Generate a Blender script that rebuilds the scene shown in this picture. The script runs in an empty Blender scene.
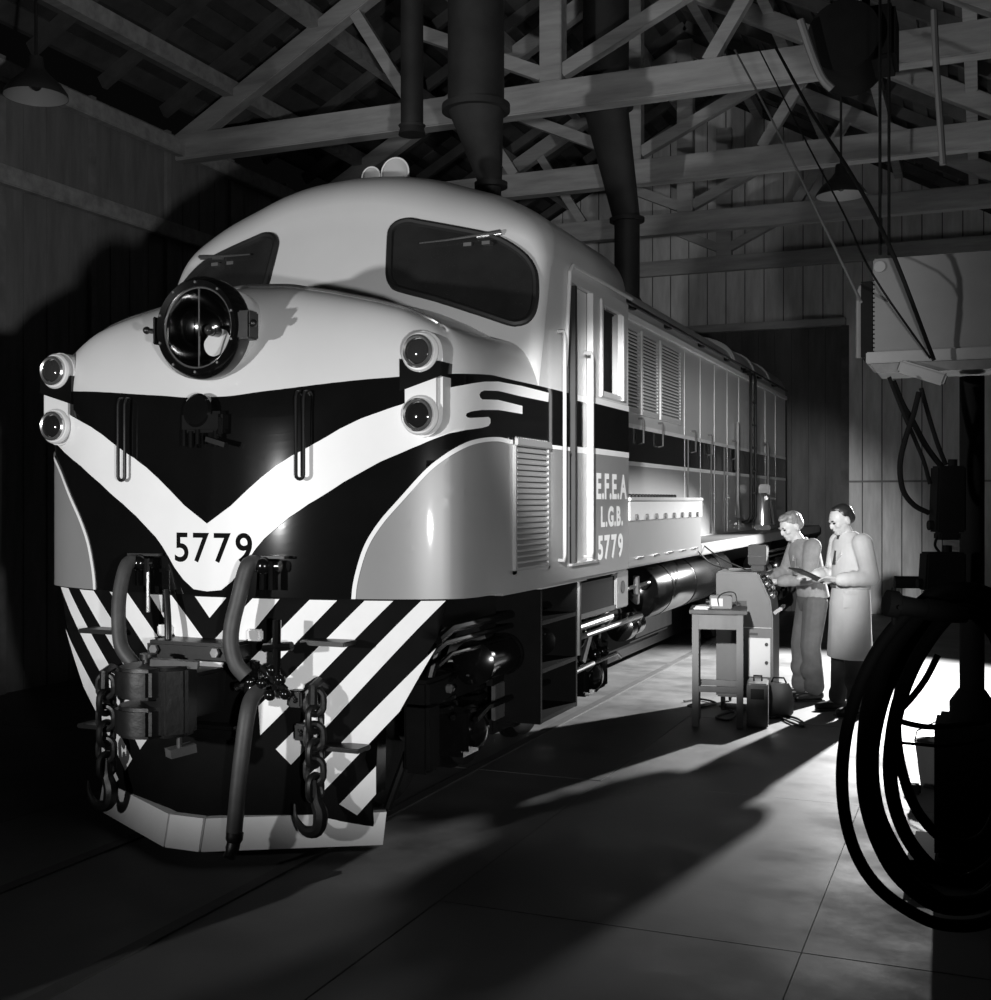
import bpy, bmesh, math, random
import numpy as np
from mathutils import Vector, Matrix
from mathutils.bvhtree import BVHTree
from mathutils.geometry import barycentric_transform

random.seed(7)
R = math.radians
scene = bpy.context.scene
COL = scene.collection

# ------------------------------------------------------------------ camera, world, lights, exposure
FPX, CX, CY = 1200.0, 472.0, 500.0          # focal length and principal point in photo pixels (991 x 1000)
YAW = math.atan(509.0 / FPX)
SC = 0.81                                    # locomotive drawing units -> metres
EYE = 1.75
CAM = Vector((4.37 * SC, -6.15 * SC, EYE))
cam_data = bpy.data.cameras.new('camera')
cam_data.sensor_fit = 'HORIZONTAL'
cam_data.sensor_width = 36.0
cam_data.lens = 36.0 * FPX / 991.0
cam_data.shift_x = (495.5 - CX) / 991.0
cam_data.clip_start = 0.05
cam = bpy.data.objects.new('camera', cam_data)
COL.objects.link(cam)
cam.location = CAM
cam.rotation_euler = (math.pi / 2, 0, YAW)
scene.camera = cam

world = bpy.data.worlds.new('night'); scene.world = world
world.use_nodes = True
world.node_tree.nodes['Background'].inputs[0].default_value = (1, 1, 1, 1)
world.node_tree.nodes['Background'].inputs[1].default_value = 0.0016

scene.view_settings.view_transform = 'Standard'
scene.view_settings.look = 'None'
scene.view_settings.gamma = 1.0
scene.view_settings.use_curve_mapping = False
scene.view_settings.exposure = 0.0


def spot(name, loc, target, power, size_deg, blend, radius):
    d = bpy.data.lights.new(name, 'SPOT')
    d.energy = power; d.spot_size = R(size_deg); d.spot_blend = blend; d.shadow_soft_size = radius
    o = bpy.data.objects.new(name, d); COL.objects.link(o)
    o.location = loc
    o.rotation_euler = (Vector(target) - Vector(loc)).to_track_quat('-Z', 'Y').to_euler()
    return o


# photographer's flood left of the camera, a second one to its right, and the lamp behind the two men
spot('flood_front', (-1.6, -5.6, 1.75), (0.2, 0.3, 2.90), 980, 58, 0.5, 0.10)
spot('flood_side', (3.95, -4.3, 1.50), (-0.6, 3.2, 3.15), 720, 54, 0.5, 0.09)
spot('lamp_back', (3.15, 8.75, 2.30), (2.2, 7.3, 0.0), 4000, 100, 0.6, 0.05)
spot('added_fill', (2.7, -3.3, 2.75), (1.26, 5.6, 1.45), 4600, 22, 0.55, 0.08)  # added fill for the men and the hood side, not a lamp of the shed


# ------------------------------------------------------------------ pixel helpers
FWD = Vector((-math.sin(YAW), math.cos(YAW), 0)); RGT = Vector((math.cos(YAW), math.sin(YAW), 0)); UP = Vector((0, 0, 1))


def ray(px, py):
    return FWD + RGT * ((px - CX) / FPX) + UP * ((CY - py) / FPX)


def ground(px, py, z=0.0):
    d = ray(px, py); return CAM + d * ((z - CAM.z) / d.z)


def atdepth(px, py, zc):
    return CAM + ray(px, py) * zc


def on_x(px, py, x):
    d = ray(px, py); return CAM + d * ((x - CAM.x) / d.x)


def on_y(px, py, y):
    d = ray(px, py); return CAM + d * ((y - CAM.y) / d.y)


LOCO = Matrix.Translation((0, 0, EYE * (1 - SC))) @ Matrix.Scale(SC, 4)   # drawing units -> metres
LINV = LOCO.inverted()
ZF = LINV @ Vector((0, 0, 0)); ZF = ZF.z     # the floor in drawing units


def lx(px, py, x): return LINV @ on_x(px, py, x * SC)
def ly(px, py, y): return LINV @ on_y(px, py, y * SC)


# ------------------------------------------------------------------ materials
MATS = {}


def mat(name, v, rough=0.5, metal=0.0, var=0.0, scale=6.0, bump=0.0, coat=0.0, rvar=0.0, stretch=None, spec=0.5, detail=6.0):
    m = bpy.data.materials.new(name); m.use_nodes = True
    nt = m.node_tree; n = nt.nodes; l = nt.links
    b = n['Principled BSDF']
    b.inputs['Base Color'].default_value = (v, v, v, 1)
    b.inputs['Roughness'].default_value = rough
    b.inputs['Metallic'].default_value = metal
    b.inputs['Specular IOR Level'].default_value = spec
    b.inputs['Coat Weight'].default_value = coat
    b.inputs['Coat Roughness'].default_value = 0.06
    if var or bump or rvar:
        tc = n.new('ShaderNodeTexCoord'); mp = n.new('ShaderNodeMapping')
        if stretch: mp.inputs['Scale'].default_value = stretch
        l.new(tc.outputs['Object'], mp.inputs['Vector'])
        t = n.new('ShaderNodeTexNoise'); t.inputs['Scale'].default_value = scale; t.inputs['Detail'].default_value = detail
        t.inputs['Roughness'].default_value = 0.62
        l.new(mp.outputs['Vector'], t.inputs['Vector'])
        if var:
            r = n.new('ShaderNodeMapRange')
            r.inputs['From Min'].default_value = 0.25; r.inputs['From Max'].default_value = 0.75
            r.inputs['To Min'].default_value = v * (1 - var); r.inputs['To Max'].default_value = v * (1 + var)
            l.new(t.outputs['Fac'], r.inputs['Value']); l.new(r.outputs['Result'], b.inputs['Base Color'])
        if rvar:
            r2 = n.new('ShaderNodeMapRange')
            r2.inputs['From Min'].default_value = 0.3; r2.inputs['From Max'].default_value = 0.7
            r2.inputs['To Min'].default_value = max(0.02, rough - rvar); r2.inputs['To Max'].default_value = rough + rvar
            l.new(t.outputs['Fac'], r2.inputs['Value']); l.new(r2.outputs['Result'], b.inputs['Roughness'])
        if bump:
            bp = n.new('ShaderNodeBump'); bp.inputs['Strength'].default_value = bump; bp.inputs['Distance'].default_value = 0.01
            l.new(t.outputs['Fac'], bp.inputs['Height']); l.new(bp.outputs['Normal'], b.inputs['Normal'])
    MATS[name] = m
    return m


mat('cream', 0.60, 0.34, var=0.03, scale=3, coat=0.25)
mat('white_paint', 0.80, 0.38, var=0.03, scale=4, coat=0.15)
mat('stripe_white', 0.80, 0.5, var=0.05, scale=7)
mat('grey_paint', 0.225, 0.36, var=0.05, scale=3, coat=0.15)
mat('side_grey', 0.55, 0.38, var=0.05, scale=3, coat=0.12, rvar=0.05)
mat('navy', 0.0045, 0.09, var=0.2, scale=3)
mat('stripe_black', 0.004, 0.8, var=0.3, scale=5, spec=0.08)
mat('hoist_black', 0.006, 0.8, var=0.3, scale=5, spec=0.1)
mat('black_metal', 0.005, 0.38, var=0.4, scale=9, bump=0.1)
mat('gloss_black', 0.004, 0.18, coat=0.1, var=0.3, scale=9)
mat('rubber', 0.012, 0.55, var=0.3, scale=8, bump=0.1)
mat('hose_rubber', 0.045, 0.55, var=0.3, scale=14, bump=0.15)
mat('cast_iron', 0.007, 0.42, var=0.5, scale=12, bump=0.3)
mat('steel', 0.42, 0.28, metal=0.9, var=0.2, scale=10)
mat('bright_steel', 0.62, 0.2, metal=0.9, var=0.1, scale=10)
mat('mid_steel', 0.12, 0.35, metal=0.3, var=0.3, scale=10)
mat('reflector', 0.13, 0.14, metal=1.0)
mat('dark_glass', 0.012, 0.05, coat=0.6)
mat('window_glass', 0.022, 0.06, coat=0.5, var=0.5, scale=1.5)
mat('lens_red', 0.012, 0.07, coat=0.8)
mat('lens_glass', 0.025, 0.05, coat=0.8)
mat('interior', 0.02, 0.8)
mat('concrete', 0.085, 0.62, var=0.45, scale=1.6, bump=0.35, rvar=0.18, detail=10)
mat('pit_floor', 0.05, 0.7, var=0.4, scale=3)
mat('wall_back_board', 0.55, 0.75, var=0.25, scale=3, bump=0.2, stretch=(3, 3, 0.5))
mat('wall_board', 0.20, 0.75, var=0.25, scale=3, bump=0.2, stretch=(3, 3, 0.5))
mat('wall_batten', 0.22, 0.75, var=0.3, scale=4)
mat('door_dark', 0.07, 0.75, var=0.4, scale=2, stretch=(3, 3, 0.5))
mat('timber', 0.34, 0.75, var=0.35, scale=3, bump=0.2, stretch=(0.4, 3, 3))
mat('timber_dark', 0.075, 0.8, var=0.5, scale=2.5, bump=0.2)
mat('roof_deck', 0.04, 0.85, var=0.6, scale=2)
mat('duct', 0.022, 0.6, var=0.5, scale=3, bump=0.1)
mat('shade_enamel', 0.03, 0.4)
mat('shade_inner', 0.30, 0.4)
mat('console_grey', 0.085, 0.45, var=0.15, scale=5)
mat('board_grey', 0.085, 0.5, var=0.2, scale=4)
mat('rail_grey', 0.30, 0.45, var=0.1, scale=6)
mat('lettering', 0.85, 0.6)
mat('console_light', 0.5, 0.4)
mat('table_wood', 0.12, 0.6, var=0.3, scale=5, stretch=(1, 1, 0.3))
mat('paper', 0.5, 0.7)
mat('hoist_grey', 0.11, 0.55, var=0.15, scale=3)
mat('hoist_light', 0.18, 0.5, var=0.15, scale=5)
mat('skin', 0.48, 0.5, var=0.06, scale=20)
mat('hair_fair', 0.20, 0.45, var=0.5, scale=60, stretch=(1, 1, 0.3))
mat('hair_dark', 0.02, 0.4, var=0.4, scale=60)
mat('coverall_shaded', 0.075, 0.85, var=0.25, scale=9, bump=0.3)  # same overalls cloth, with the weaker light on the legs put into its colour
mat('coverall', 0.21, 0.85, var=0.25, scale=9, bump=0.3)
mat('trouser_dark', 0.035, 0.85, var=0.3, scale=9, bump=0.3)
mat('coat', 0.56, 0.8, var=0.08, scale=6, bump=0.25)
mat('shirt', 0.7, 0.8)
mat('shoe', 0.012, 0.35)
mat('eye', 0.02, 0.2)


# ------------------------------------------------------------------ mesh helpers
class MB:
    """collects shapes, then builds ONE mesh object"""
    def __init__(self):
        self.v = []; self.f = []

    def add(self, vs, fs):
        o = len(self.v)
        self.v += [Vector(p) for p in vs]
        self.f += [tuple(i + o for i in f) for f in fs]
        return self

    def hexa(self, p):           # 8 points: bottom ring then top ring
        return self.add(p, [(3, 2, 1, 0), (4, 5, 6, 7), (0, 1, 5, 4), (1, 2, 6, 5), (2, 3, 7, 6), (3, 0, 4, 7)])

    def box(self, x0, x1, y0, y1, z0, z1):
        return self.hexa([(x0, y0, z0), (x1, y0, z0), (x1, y1, z0), (x0, y1, z0), (x0, y0, z1), (x1, y0, z1), (x1, y1, z1), (x0, y1, z1)])

    def beam(self, a, b, w, h, up=(0, 0, 1)):
        a = Vector(a); b = Vector(b); d = (b - a).normalized(); u = Vector(up)
        s = d.cross(u)
        if s.length < 1e-4: s = d.cross(Vector((1, 0, 0)))
        s.normalize(); u = s.cross(d)
        s = s * (w / 2); u = u * (h / 2)
        return self.hexa([a - s - u, a + s - u, b + s - u, b - s - u, a - s + u, a + s + u, b + s + u, b - s + u])

    def rings(self, rings, closed=True, cap0=True, cap1=True):
        n = len(rings[0]); vs = [p for r in rings for p in r]; fs = []
        m = n if closed else n - 1
        for i in range(len(rings) - 1):
            for j in range(m):
                k = (j + 1) % n
                fs.append((i * n + j, i * n + k, (i + 1) * n + k, (i + 1) * n + j))
        if cap0: fs.append(tuple(range(n - 1, -1, -1)))
        if cap1: fs.append(tuple((len(rings) - 1) * n + j for j in range(n)))
        return self.add(vs, fs)

    def tube(self, path, r, n=10, closed=False, flat=1.0):
        path = [Vector(p) for p in path]; m = len(path)
        rr = r if isinstance(r, (list, tuple)) else [r] * m
        rings = []; prev = None
        for i in range(m):
            if closed: t = path[(i + 1) % m] - path[i - 1]
            else: t = path[min(i + 1, m - 1)] - path[max(i - 1, 0)]
            t.normalize()
            if prev is None:
                a = Vector((0, 0, 1)) if abs(t.z) < 0.9 else Vector((1, 0, 0))
                u = t.cross(a).normalized()
            else:
                u = prev - t * prev.dot(t)
                u.normalize()
            prev = u; w = t.cross(u)
            rings.append([path[i] + (u * math.cos(2 * math.pi * j / n) + w * math.sin(2 * math.pi * j / n) * flat) * rr[i] for j in range(n)])
        if closed:
            rings.append(rings[0]); return self.rings(rings, True, False, False)
        return self.rings(rings)

    def cyl(self, a, b, r0, r1=None, n=20):
        return self.tube([a, b], [r0, r0 if r1 is None else r1], n)

    def lathe(self, prof, org, axis, n=32, cap0=True, cap1=True):
        org = Vector(org); ax = Vector(axis).normalized()
        a = Vector((0, 0, 1)) if abs(ax.z) < 0.9 else Vector((1, 0, 0))
        u = ax.cross(a).normalized(); w = ax.cross(u)
        return self.rings([[org + ax * h + (u * math.cos(2 * math.pi * j / n) + w * math.sin(2 * math.pi * j / n)) * r for j in range(n)] for r, h in prof], True, cap0, cap1)

    def prism(self, poly, frame):
        """poly: 2-D points; frame(u, v, k) -> point, k = 0/1 the two faces"""
        n = len(poly)
        vs = [frame(u, v, 0) for u, v in poly] + [frame(u, v, 1) for u, v in poly]
        fs = [tuple(range(n - 1, -1, -1)), tuple(range(n, 2 * n))] + [(j, (j + 1) % n, n + (j + 1) % n, n + j) for j in range(n)]
        return self.add(vs, fs)

    def ball(self, c, rx, ry=None, rz=None, n=16, m=10):
        ry = rx if ry is None else ry; rz = rx if rz is None else rz; c = Vector(c)
        rings = []
        for i in range(m + 1):
            a = -math.pi / 2 + math.pi * min(max(i / m, 0.01), 0.99)
            rings.append([c + Vector((rx * math.cos(a) * math.cos(2 * math.pi * j / n), ry * math.cos(a) * math.sin(2 * math.pi * j / n), rz * math.sin(a))) for j in range(n)])
        return self.rings(rings)

    def mesh(self, name, material, xf=None, bevel=0.0, angle=35, recalc=True):
        me = bpy.data.meshes.new(name)
        me.from_pydata([xf @ p for p in self.v] if xf else self.v, [], self.f)
        if recalc or bevel:
            bm = bmesh.new(); bm.from_mesh(me)
            if recalc: bmesh.ops.recalc_face_normals(bm, faces=bm.faces)
            if bevel:
                es = [e for e in bm.edges if len(e.link_faces) == 2 and e.calc_face_angle(0) > R(30)]
                bmesh.ops.bevel(bm, geom=es, offset=bevel, segments=2, affect='EDGES', clamp_overlap=True)
            bm.to_mesh(me); bm.free()
        me.materials.append(MATS[material])
        for p in me.polygons: p.use_smooth = True
        me.set_sharp_from_angle(angle=R(angle))
        return me

    def build(self, name, material, parent=None, xf=None, bevel=0.0, angle=35, recalc=True):
        o = bpy.data.objects.new(name, self.mesh(name, material, xf, bevel, angle, recalc))
        COL.objects.link(o)
        if parent is not None: o.parent = parent
        return o


def LB(mb, name, material, parent, bevel=0.0, angle=35):      # build in locomotive drawing units
    return mb.build(name, material, parent, LOCO, bevel * SC, angle)


def link(name, me, parent=None, loc=None):
    o = bpy.data.objects.new(name, me); COL.objects.link(o)
    if parent is not None: o.parent = parent
    if loc is not None: o.location = loc
    return o


def empty(name, loc=(0, 0, 0), rz=0.0):
    o = bpy.data.objects.new(name, None); COL.objects.link(o)
    o.location = loc; o.rotation_euler = (0, 0, rz); o.empty_display_size = 0.2
    return o


def tag(o, label, cat, group=None):
    o['label'] = label; o['category'] = cat
    if group: o['group'] = group
    return o


def struct(o):
    o['kind'] = 'structure'; return o


def catmull(pts, sub=8, closed=False):
    pts = [Vector(p) for p in pts]; n = len(pts); out = []
    rng = range(n if closed else n - 1)
    for i in rng:
        if closed: p0, p1, p2, p3 = pts[i - 1], pts[i], pts[(i + 1) % n], pts[(i + 2) % n]
        else:
            p1, p2 = pts[i], pts[i + 1]
            p0 = pts[i - 1] if i > 0 else p1 * 2 - p2
            p3 = pts[i + 2] if i + 2 < n else p2 * 2 - p1
        for k in range(sub):
            t = k / sub
            out.append(0.5 * ((2 * p1) + (p2 - p0) * t + (2 * p0 - 5 * p1 + 4 * p2 - p3) * t * t + (3 * p1 - p0 - 3 * p2 + p3) * t ** 3))
    if not closed: out.append(pts[-1].copy())
    return out


def interp(x, xs, ys):
    return float(np.interp(x, xs, ys))


def smooth(a, b, x):
    t = min(1, max(0, (x - a) / (b - a))); return t * t * (3 - 2 * t)


def stadium(w, h, n=8):
    """outline of an upright stadium w wide and h high, centred"""
    r = w / 2; out = []
    for k in range(n + 1):
        a = math.pi * k / n; out.append((r * math.cos(a), (h / 2 - r) + r * math.sin(a)))
    for k in range(n + 1):
        a = math.pi + math.pi * k / n; out.append((r * math.cos(a), -(h / 2 - r) + r * math.sin(a)))
    return out


def flat_mesh(poly, step, cuts_u=None, cuts_v=None):
    """a polygon in 2-D, triangulated and cut along a grid so that it can be bent onto a surface"""
    bm = bmesh.new()
    vs = [bm.verts.new((u, v, 0)) for u, v in poly]
    f = bm.faces.new(vs)
    bmesh.ops.triangulate(bm, faces=[f], ngon_method='EAR_CLIP')
    us = [p[0] for p in poly]; vv = [p[1] for p in poly]
    for axis, lo, hi in ((0, min(us), max(us)), (1, min(vv), max(vv))):
        k = math.floor(lo / step[axis]) + 1
        while k * step[axis] < hi - 1e-6:
            co = [0, 0, 0]; no = [0, 0, 0]; co[axis] = k * step[axis]; no[axis] = 1
            bmesh.ops.bisect_plane(bm, geom=list(bm.verts) + list(bm.edges) + list(bm.faces), plane_co=co, plane_no=no, dist=1e-6)
            k += 1
    bmesh.ops.remove_doubles(bm, verts=bm.verts, dist=1e-5)
    V = [v.co.copy() for v in bm.verts]; bm.verts.index_update()
    F = [tuple(v.index for v in f.verts) for f in bm.faces]
    bm.free()
    return V, F


def text_polys(ch, size, offset=0.0):
    """a character of the built-in font as a flat mesh (verts, faces, width)"""
    cu = bpy.data.curves.new('glyph', 'FONT'); cu.body = ch; cu.size = size; cu.offset = offset; cu.fill_mode = 'FRONT'
    cu.resolution_u = 6
    o = bpy.data.objects.new('glyph', cu); COL.objects.link(o)
    dg = bpy.context.evaluated_depsgraph_get(); dg.update()
    me = bpy.data.meshes.new_from_object(o.evaluated_get(dg))
    V = [v.co.copy() for v in me.vertices]; F = [tuple(p.vertices) for p in me.polygons]
    bpy.data.objects.remove(o); bpy.data.curves.remove(cu); bpy.data.meshes.remove(me)
    return V, F


def remesh(mb, name, material, voxel, parent=None, smooth_it=4):
    """melts overlapping closed shapes into one continuous skin"""
    me = bpy.data.meshes.new(name + '_src'); me.from_pydata(mb.v, [], mb.f)
    bm = bmesh.new(); bm.from_mesh(me); bmesh.ops.recalc_face_normals(bm, faces=bm.faces); bm.to_mesh(me); bm.free()
    t = bpy.data.objects.new('melt', me); COL.objects.link(t)
    m = t.modifiers.new('r', 'REMESH'); m.mode = 'VOXEL'; m.voxel_size = voxel
    if smooth_it:
        s = t.modifiers.new('s', 'SMOOTH'); s.iterations = smooth_it; s.factor = 0.5
    dg = bpy.context.evaluated_depsgraph_get(); dg.update()
    out = bpy.data.meshes.new_from_object(t.evaluated_get(dg))
    bpy.data.objects.remove(t); bpy.data.meshes.remove(me)
    out.name = name; out.materials.clear(); out.materials.append(MATS[material])
    for p in out.polygons: p.use_smooth = True
    o = bpy.data.objects.new(name, out); COL.objects.link(o)
    if parent is not None: o.parent = parent
    return o


# ================================================================== THE SHED
XL, XR, YB, YFRONT = -4.6, 4.15, 14.4, -7.5
EAVE, RIDGE, XRID = 5.75, 8.15, -0.25

# ---- floor: concrete slabs with open joints over a dark bed
floor = struct(MB().box(XL, XR, YFRONT, YB, -0.12, -0.03).build('floor', 'pit_floor'))
xs = [XL, -2.9, -1.36, 1.36, 2.9, XR]
ys = [YFRONT + i * 2.43 for i in range(9)] + [YB]
k = 0
for i in range(len(xs) - 1):
    for j in range(len(ys) - 1):
        dz = random.uniform(-0.003, 0.003); g = 0.0015
        MB().box(xs[i] + g, xs[i + 1] - g, ys[j] + g, ys[j + 1] - g, -0.05, 0.0 + dz * 0.5 - 0.0015).build('slab', 'concrete', floor, bevel=0.0015)


# ---- board walls
def board_wall(name, a, b, z0, z1, width, nrm, holes=(), face='wall_board'):
    """vertical boards with cover battens from a to b; nrm points into the room; holes: (t0, t1, z) doorways"""
    a = Vector(a); b = Vector(b); L = (b - a).length; d = (b - a) / L; nrm = Vector(nrm)
    base = MB()
    segs = []; t = 0
    for h in holes:
        segs += [(t, h[0], z0), (h[0], h[1], h[2])]; t = h[1]
    segs.append((t, L, z0))
    for t0, t1, zz in segs:
        p = a + d * t0; q = a + d * t1
        base.hexa([p + UP * zz - nrm * .08, q + UP * zz - nrm * .08, q + UP * zz - nrm * .02, p + UP * zz - nrm * .02,
                   p + UP * z1(t0) - nrm * .08, q + UP * z1(t1) - nrm * .08, q + UP * z1(t1) - nrm * .02, p + UP * z1(t0) - nrm * .02])
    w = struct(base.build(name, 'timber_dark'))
    for t0, t1, zz in segs:
        n = max(1, round((t1 - t0) / width)); st = (t1 - t0) / n
        for i in range(n):
            u0 = t0 + i * st + .008; u1 = t0 + (i + 1) * st - .008
            p = a + d * u0; q = a + d * u1; o = nrm * random.uniform(0, .006)
            MB().hexa([p + UP * zz - nrm * .02 + o, q + UP * zz - nrm * .02 + o, q + UP * zz + o, p + UP * zz + o,
                       p + UP * z1(u0) - nrm * .02 + o, q + UP * z1(u1) - nrm * .02 + o, q + UP * z1(u1) + o, p + UP * z1(u0) + o]).build('board', face, w)
    return w


gable = lambda x0: (lambda t: EAVE + (RIDGE - EAVE) * (1 - abs((x0 + t) - XRID) / (XRID - XL)))
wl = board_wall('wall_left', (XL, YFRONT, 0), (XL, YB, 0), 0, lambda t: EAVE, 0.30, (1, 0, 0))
for y in [YFRONT + 1.2 * i for i in range(1, 18)]:
    MB().box(XL + .006, XL + .05, y - .035, y + .035, 0, EAVE).build('batten', 'wall_batten', wl)
for z in (on_x(40, 200, XL).z, 5.5):
    MB().box(XL + .05, XL + .15, YFRONT, YB, z, z + .17).build('wall_rail', 'timber', wl, bevel=.01)

door_x0, door_x1, door_z = -2.05, (on_y(843, 400, YB)).x, 4.45
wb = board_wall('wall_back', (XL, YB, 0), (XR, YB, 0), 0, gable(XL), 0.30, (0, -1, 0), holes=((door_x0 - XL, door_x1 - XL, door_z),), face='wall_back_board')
MB().box(XL, XR, YB - .14, YB, 5.42, 5.66).build('wall_plate', 'timber', wb, bevel=.01)
MB().box(door_x0 - .2, door_x1 + .05, YB - .12, YB - .0, door_z, door_z + .12).build('door_head_beam', 'timber', wb, bevel=.01)
MB().box(door_x1 - .02, door_x1 + .09, YB - .06, YB, 0, door_z).build('door_jamb', 'timber_dark', wb)
MB().box(door_x1 + .09, XR, YB - .05, YB, 2.02, 2.05).build('wall_rail', 'wall_board', wb)
kx = -0.25
MB().box(kx - .12, kx + .12, YB - .14, YB, 5.66, 7.7).build('king_post', 'timber', wb)
for sx in (-1, 1):
    MB().beam((kx + sx * .1, YB - .08, 5.8), (kx + sx * 1.25, YB - .08, 6.35), .12, .13).build('brace', 'timber', wb)
dr = struct(MB().box(door_x0, door_x1, YB + .02, YB + .06, 0, door_z).build('door_1', 'door_dark'))
nb = 14
for i in range(nb):
    x0 = door_x0 + (door_x1 - door_x0) * i / nb; x1 = door_x0 + (door_x1 - door_x0) * (i + 1) / nb
    MB().box(x0 + .006, x1 - .006, YB - .005 + random.uniform(0, .004), YB + .02, 0, door_z).build('door_board', 'door_dark', dr)
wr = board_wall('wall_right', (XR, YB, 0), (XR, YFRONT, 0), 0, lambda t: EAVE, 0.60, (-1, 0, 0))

# ---- roof: deck, planks, rafters, purlins
ceil = struct(MB().hexa([(XL, YFRONT, EAVE + .3), (XRID, YFRONT, RIDGE + .3), (XRID, YB, RIDGE + .3), (XL, YB, EAVE + .3),
                         (XL, YFRONT, EAVE + .34), (XRID, YFRONT, RIDGE + .34), (XRID, YB, RIDGE + .34), (XL, YB, EAVE + .34)])
              .hexa([(XRID, YFRONT, RIDGE + .3), (XR + .05, YFRONT, EAVE + .25), (XR + .05, YB, EAVE + .25), (XRID, YB, RIDGE + .3),
                     (XRID, YFRONT, RIDGE + .34), (XR + .05, YFRONT, EAVE + .29), (XR + .05, YB, EAVE + .29), (XRID, YB, RIDGE + .34)]).build('ceiling', 'roof_deck'))
sl = (RIDGE - EAVE) / (XRID - XL)
for side in (-1, 1):
    xe = XL if side < 0 else XR
    n = 15
    for i in range(n):                      # planks running along the shed, gaps between them
        t = (i + .5) / n
        x = XRID + (xe - XRID) * t; z = RIDGE + .28 - sl * abs(x - XRID)
        for (y0, y1) in ((-2.5, 2.2), (2.23, 6.1), (6.13, 10.2), (10.23, YB)):
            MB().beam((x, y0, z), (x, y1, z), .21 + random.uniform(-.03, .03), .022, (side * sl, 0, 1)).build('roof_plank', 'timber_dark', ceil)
    for i in range(17):
        y = -1.2 + i * .98
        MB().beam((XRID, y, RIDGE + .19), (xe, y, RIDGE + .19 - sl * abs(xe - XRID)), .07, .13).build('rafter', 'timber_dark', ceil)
    for t in (.12, .36, .6, .84):
        x = XRID + (xe - XRID) * t; z = RIDGE + .04 - sl * abs(x - XRID)
        MB().beam((x, -2.5, z), (x, YB, z), .12, .17).build('purlin', 'timber', ceil)

for nth, y, where in (('nearest', 5.95, 'above the locomotive cab'), ('middle', 8.85, 'behind the first smoke duct'), ('farthest', 11.6, 'closest to the plank back wall')):
    t = tag(empty('roof_truss', (XRID, y, 5.6)), 'timber roof truss %s, %s of the three' % (where, nth), 'truss', 'timber roof trusses')
    loc = Matrix.Translation((-XRID, -y, -5.6))
    MB().box(XL, XR, y - .1, y + .1, 5.47, 5.75).build('tie_beam', 'timber', t, loc, bevel=.012)
    MB().box(XRID - .11, XRID + .11, y - .09, y + .09, 5.75, RIDGE).build('king_post', 'timber', t, loc, bevel=.01)
    for sx in (-1, 1):
        xe = XL if sx < 0 else XR
        MB().beam((XRID, y, RIDGE - .1), (xe, y, RIDGE - .1 - sl * abs(xe - XRID)), .16, .2).build('principal_rafter', 'timber', t, loc, bevel=.01)
        MB().beam((XRID + sx * .1, y, 5.85), (XRID + sx * 1.5, y, 6.5), .11, .13).build('brace', 'timber', t, loc)
        MB().beam((XRID + sx * 1.5, y, 5.75), (XRID + sx * 2.2, y, 6.85), .1, .12).build('strut', 'timber', t, loc)


# ---- smoke ducts over the track
def duct(top, neck, rt, rn, z_top, z_end, label):
    """top, neck: centres of the upper and the lower flange; the cone between them may lean"""
    t = tag(empty('smoke_duct', (neck.x, neck.y, z_end)), label, 'duct', 'sheet metal smoke ducts hanging over the track')
    M = Matrix.Translation((-neck.x, -neck.y, -z_end))
    MB().lathe([(rt, 0), (rt, z_top - top.z)], top, (0, 0, 1)).build('pipe', 'duct', t, M)
    MB().lathe([(rt + .045, 0), (rt + .045, .05)], top - Vector((0, 0, .03)), (0, 0, 1)).build('flange', 'duct', t, M)
    MB().rings([[c + Vector((r * math.cos(a), r * math.sin(a), 0)) for a in np.linspace(0, 2 * math.pi, 33)[:-1]] for c, r in ((neck, rn), (top - Vector((0, 0, .03)), rt * .97))]).build('cone', 'duct', t, M)
    MB().lathe([(rn + .045, 0), (rn + .045, .04)], neck, (0, 0, 1)).build('flange', 'duct', t, M)
    MB().lathe([(rn * .95, 0), (rn * .95, neck.z - z_end)], (neck.x, neck.y, z_end), (0, 0, 1)).build('pipe', 'duct', t, M)
    MB().lathe([(rn * 1.5, -.04), (rn * .95, .1)], (neck.x, neck.y, z_end), (0, 0, 1)).build('skirt', 'duct', t, M)


duct(on_x(476, 108, 0.0), on_x(491, 188, 0.0), .215, .085, 7.9, 3.98, 'wide dark smoke duct tapering down behind the cab roof')
duct(on_x(606, 106, 0), on_x(627, 222, 0.0), .235, .145, 7.9, 3.85, 'dark smoke duct with a narrow flanged lower pipe above the engine hood')
p = atdepth(412, 128, 10.5)
pp = tag(empty('vent_pipe', p), 'short dark vent pipe between the beams left of the smoke ducts', 'pipe')
MB().cyl((0, 0, 0), (0, 0, 7.6 - p.z), .10).build('pipe', 'duct', pp)
MB().lathe([(.12, -.06), (.105, 0), (.12, .02)], (0, 0, 0), (0, 0, 1)).build('collar', 'duct', pp)


# ---- pendant lamps
def pendant(p, r, label, top):
    t = tag(empty('pendant_lamp', p), label, 'lamp', 'enamel pendant lamps under the roof')
    MB().lathe([(r, 0), (r * .98, .03), (r * .8, .09), (r * .42, .17), (.06, .22), (.05, .30)], (0, 0, 0), (0, 0, 1), cap0=False).build('lamp_shade', 'shade_enamel', t)
    MB().lathe([(r * .99, .002), (r * .8, .075), (r * .4, .15), (.02, .19)], (0, 0, 0), (0, 0, 1), cap0=False).build('shade_lining', 'shade_inner', t)
    MB().ball((0, 0, .09), .045).build('bulb', 'lens_glass', t)
    MB().cyl((0, 0, .3), (0, 0, top - p.z), .012, n=8).build('cord', 'rubber', t)


pendant(atdepth(841, 196, 11.5), .235, 'enamel pendant lamp hanging above the two men', 7.2)
pendant(atdepth(36, 97, 9.0), .235, 'enamel pendant lamp hanging high by the left plank wall', 6.3)


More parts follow.
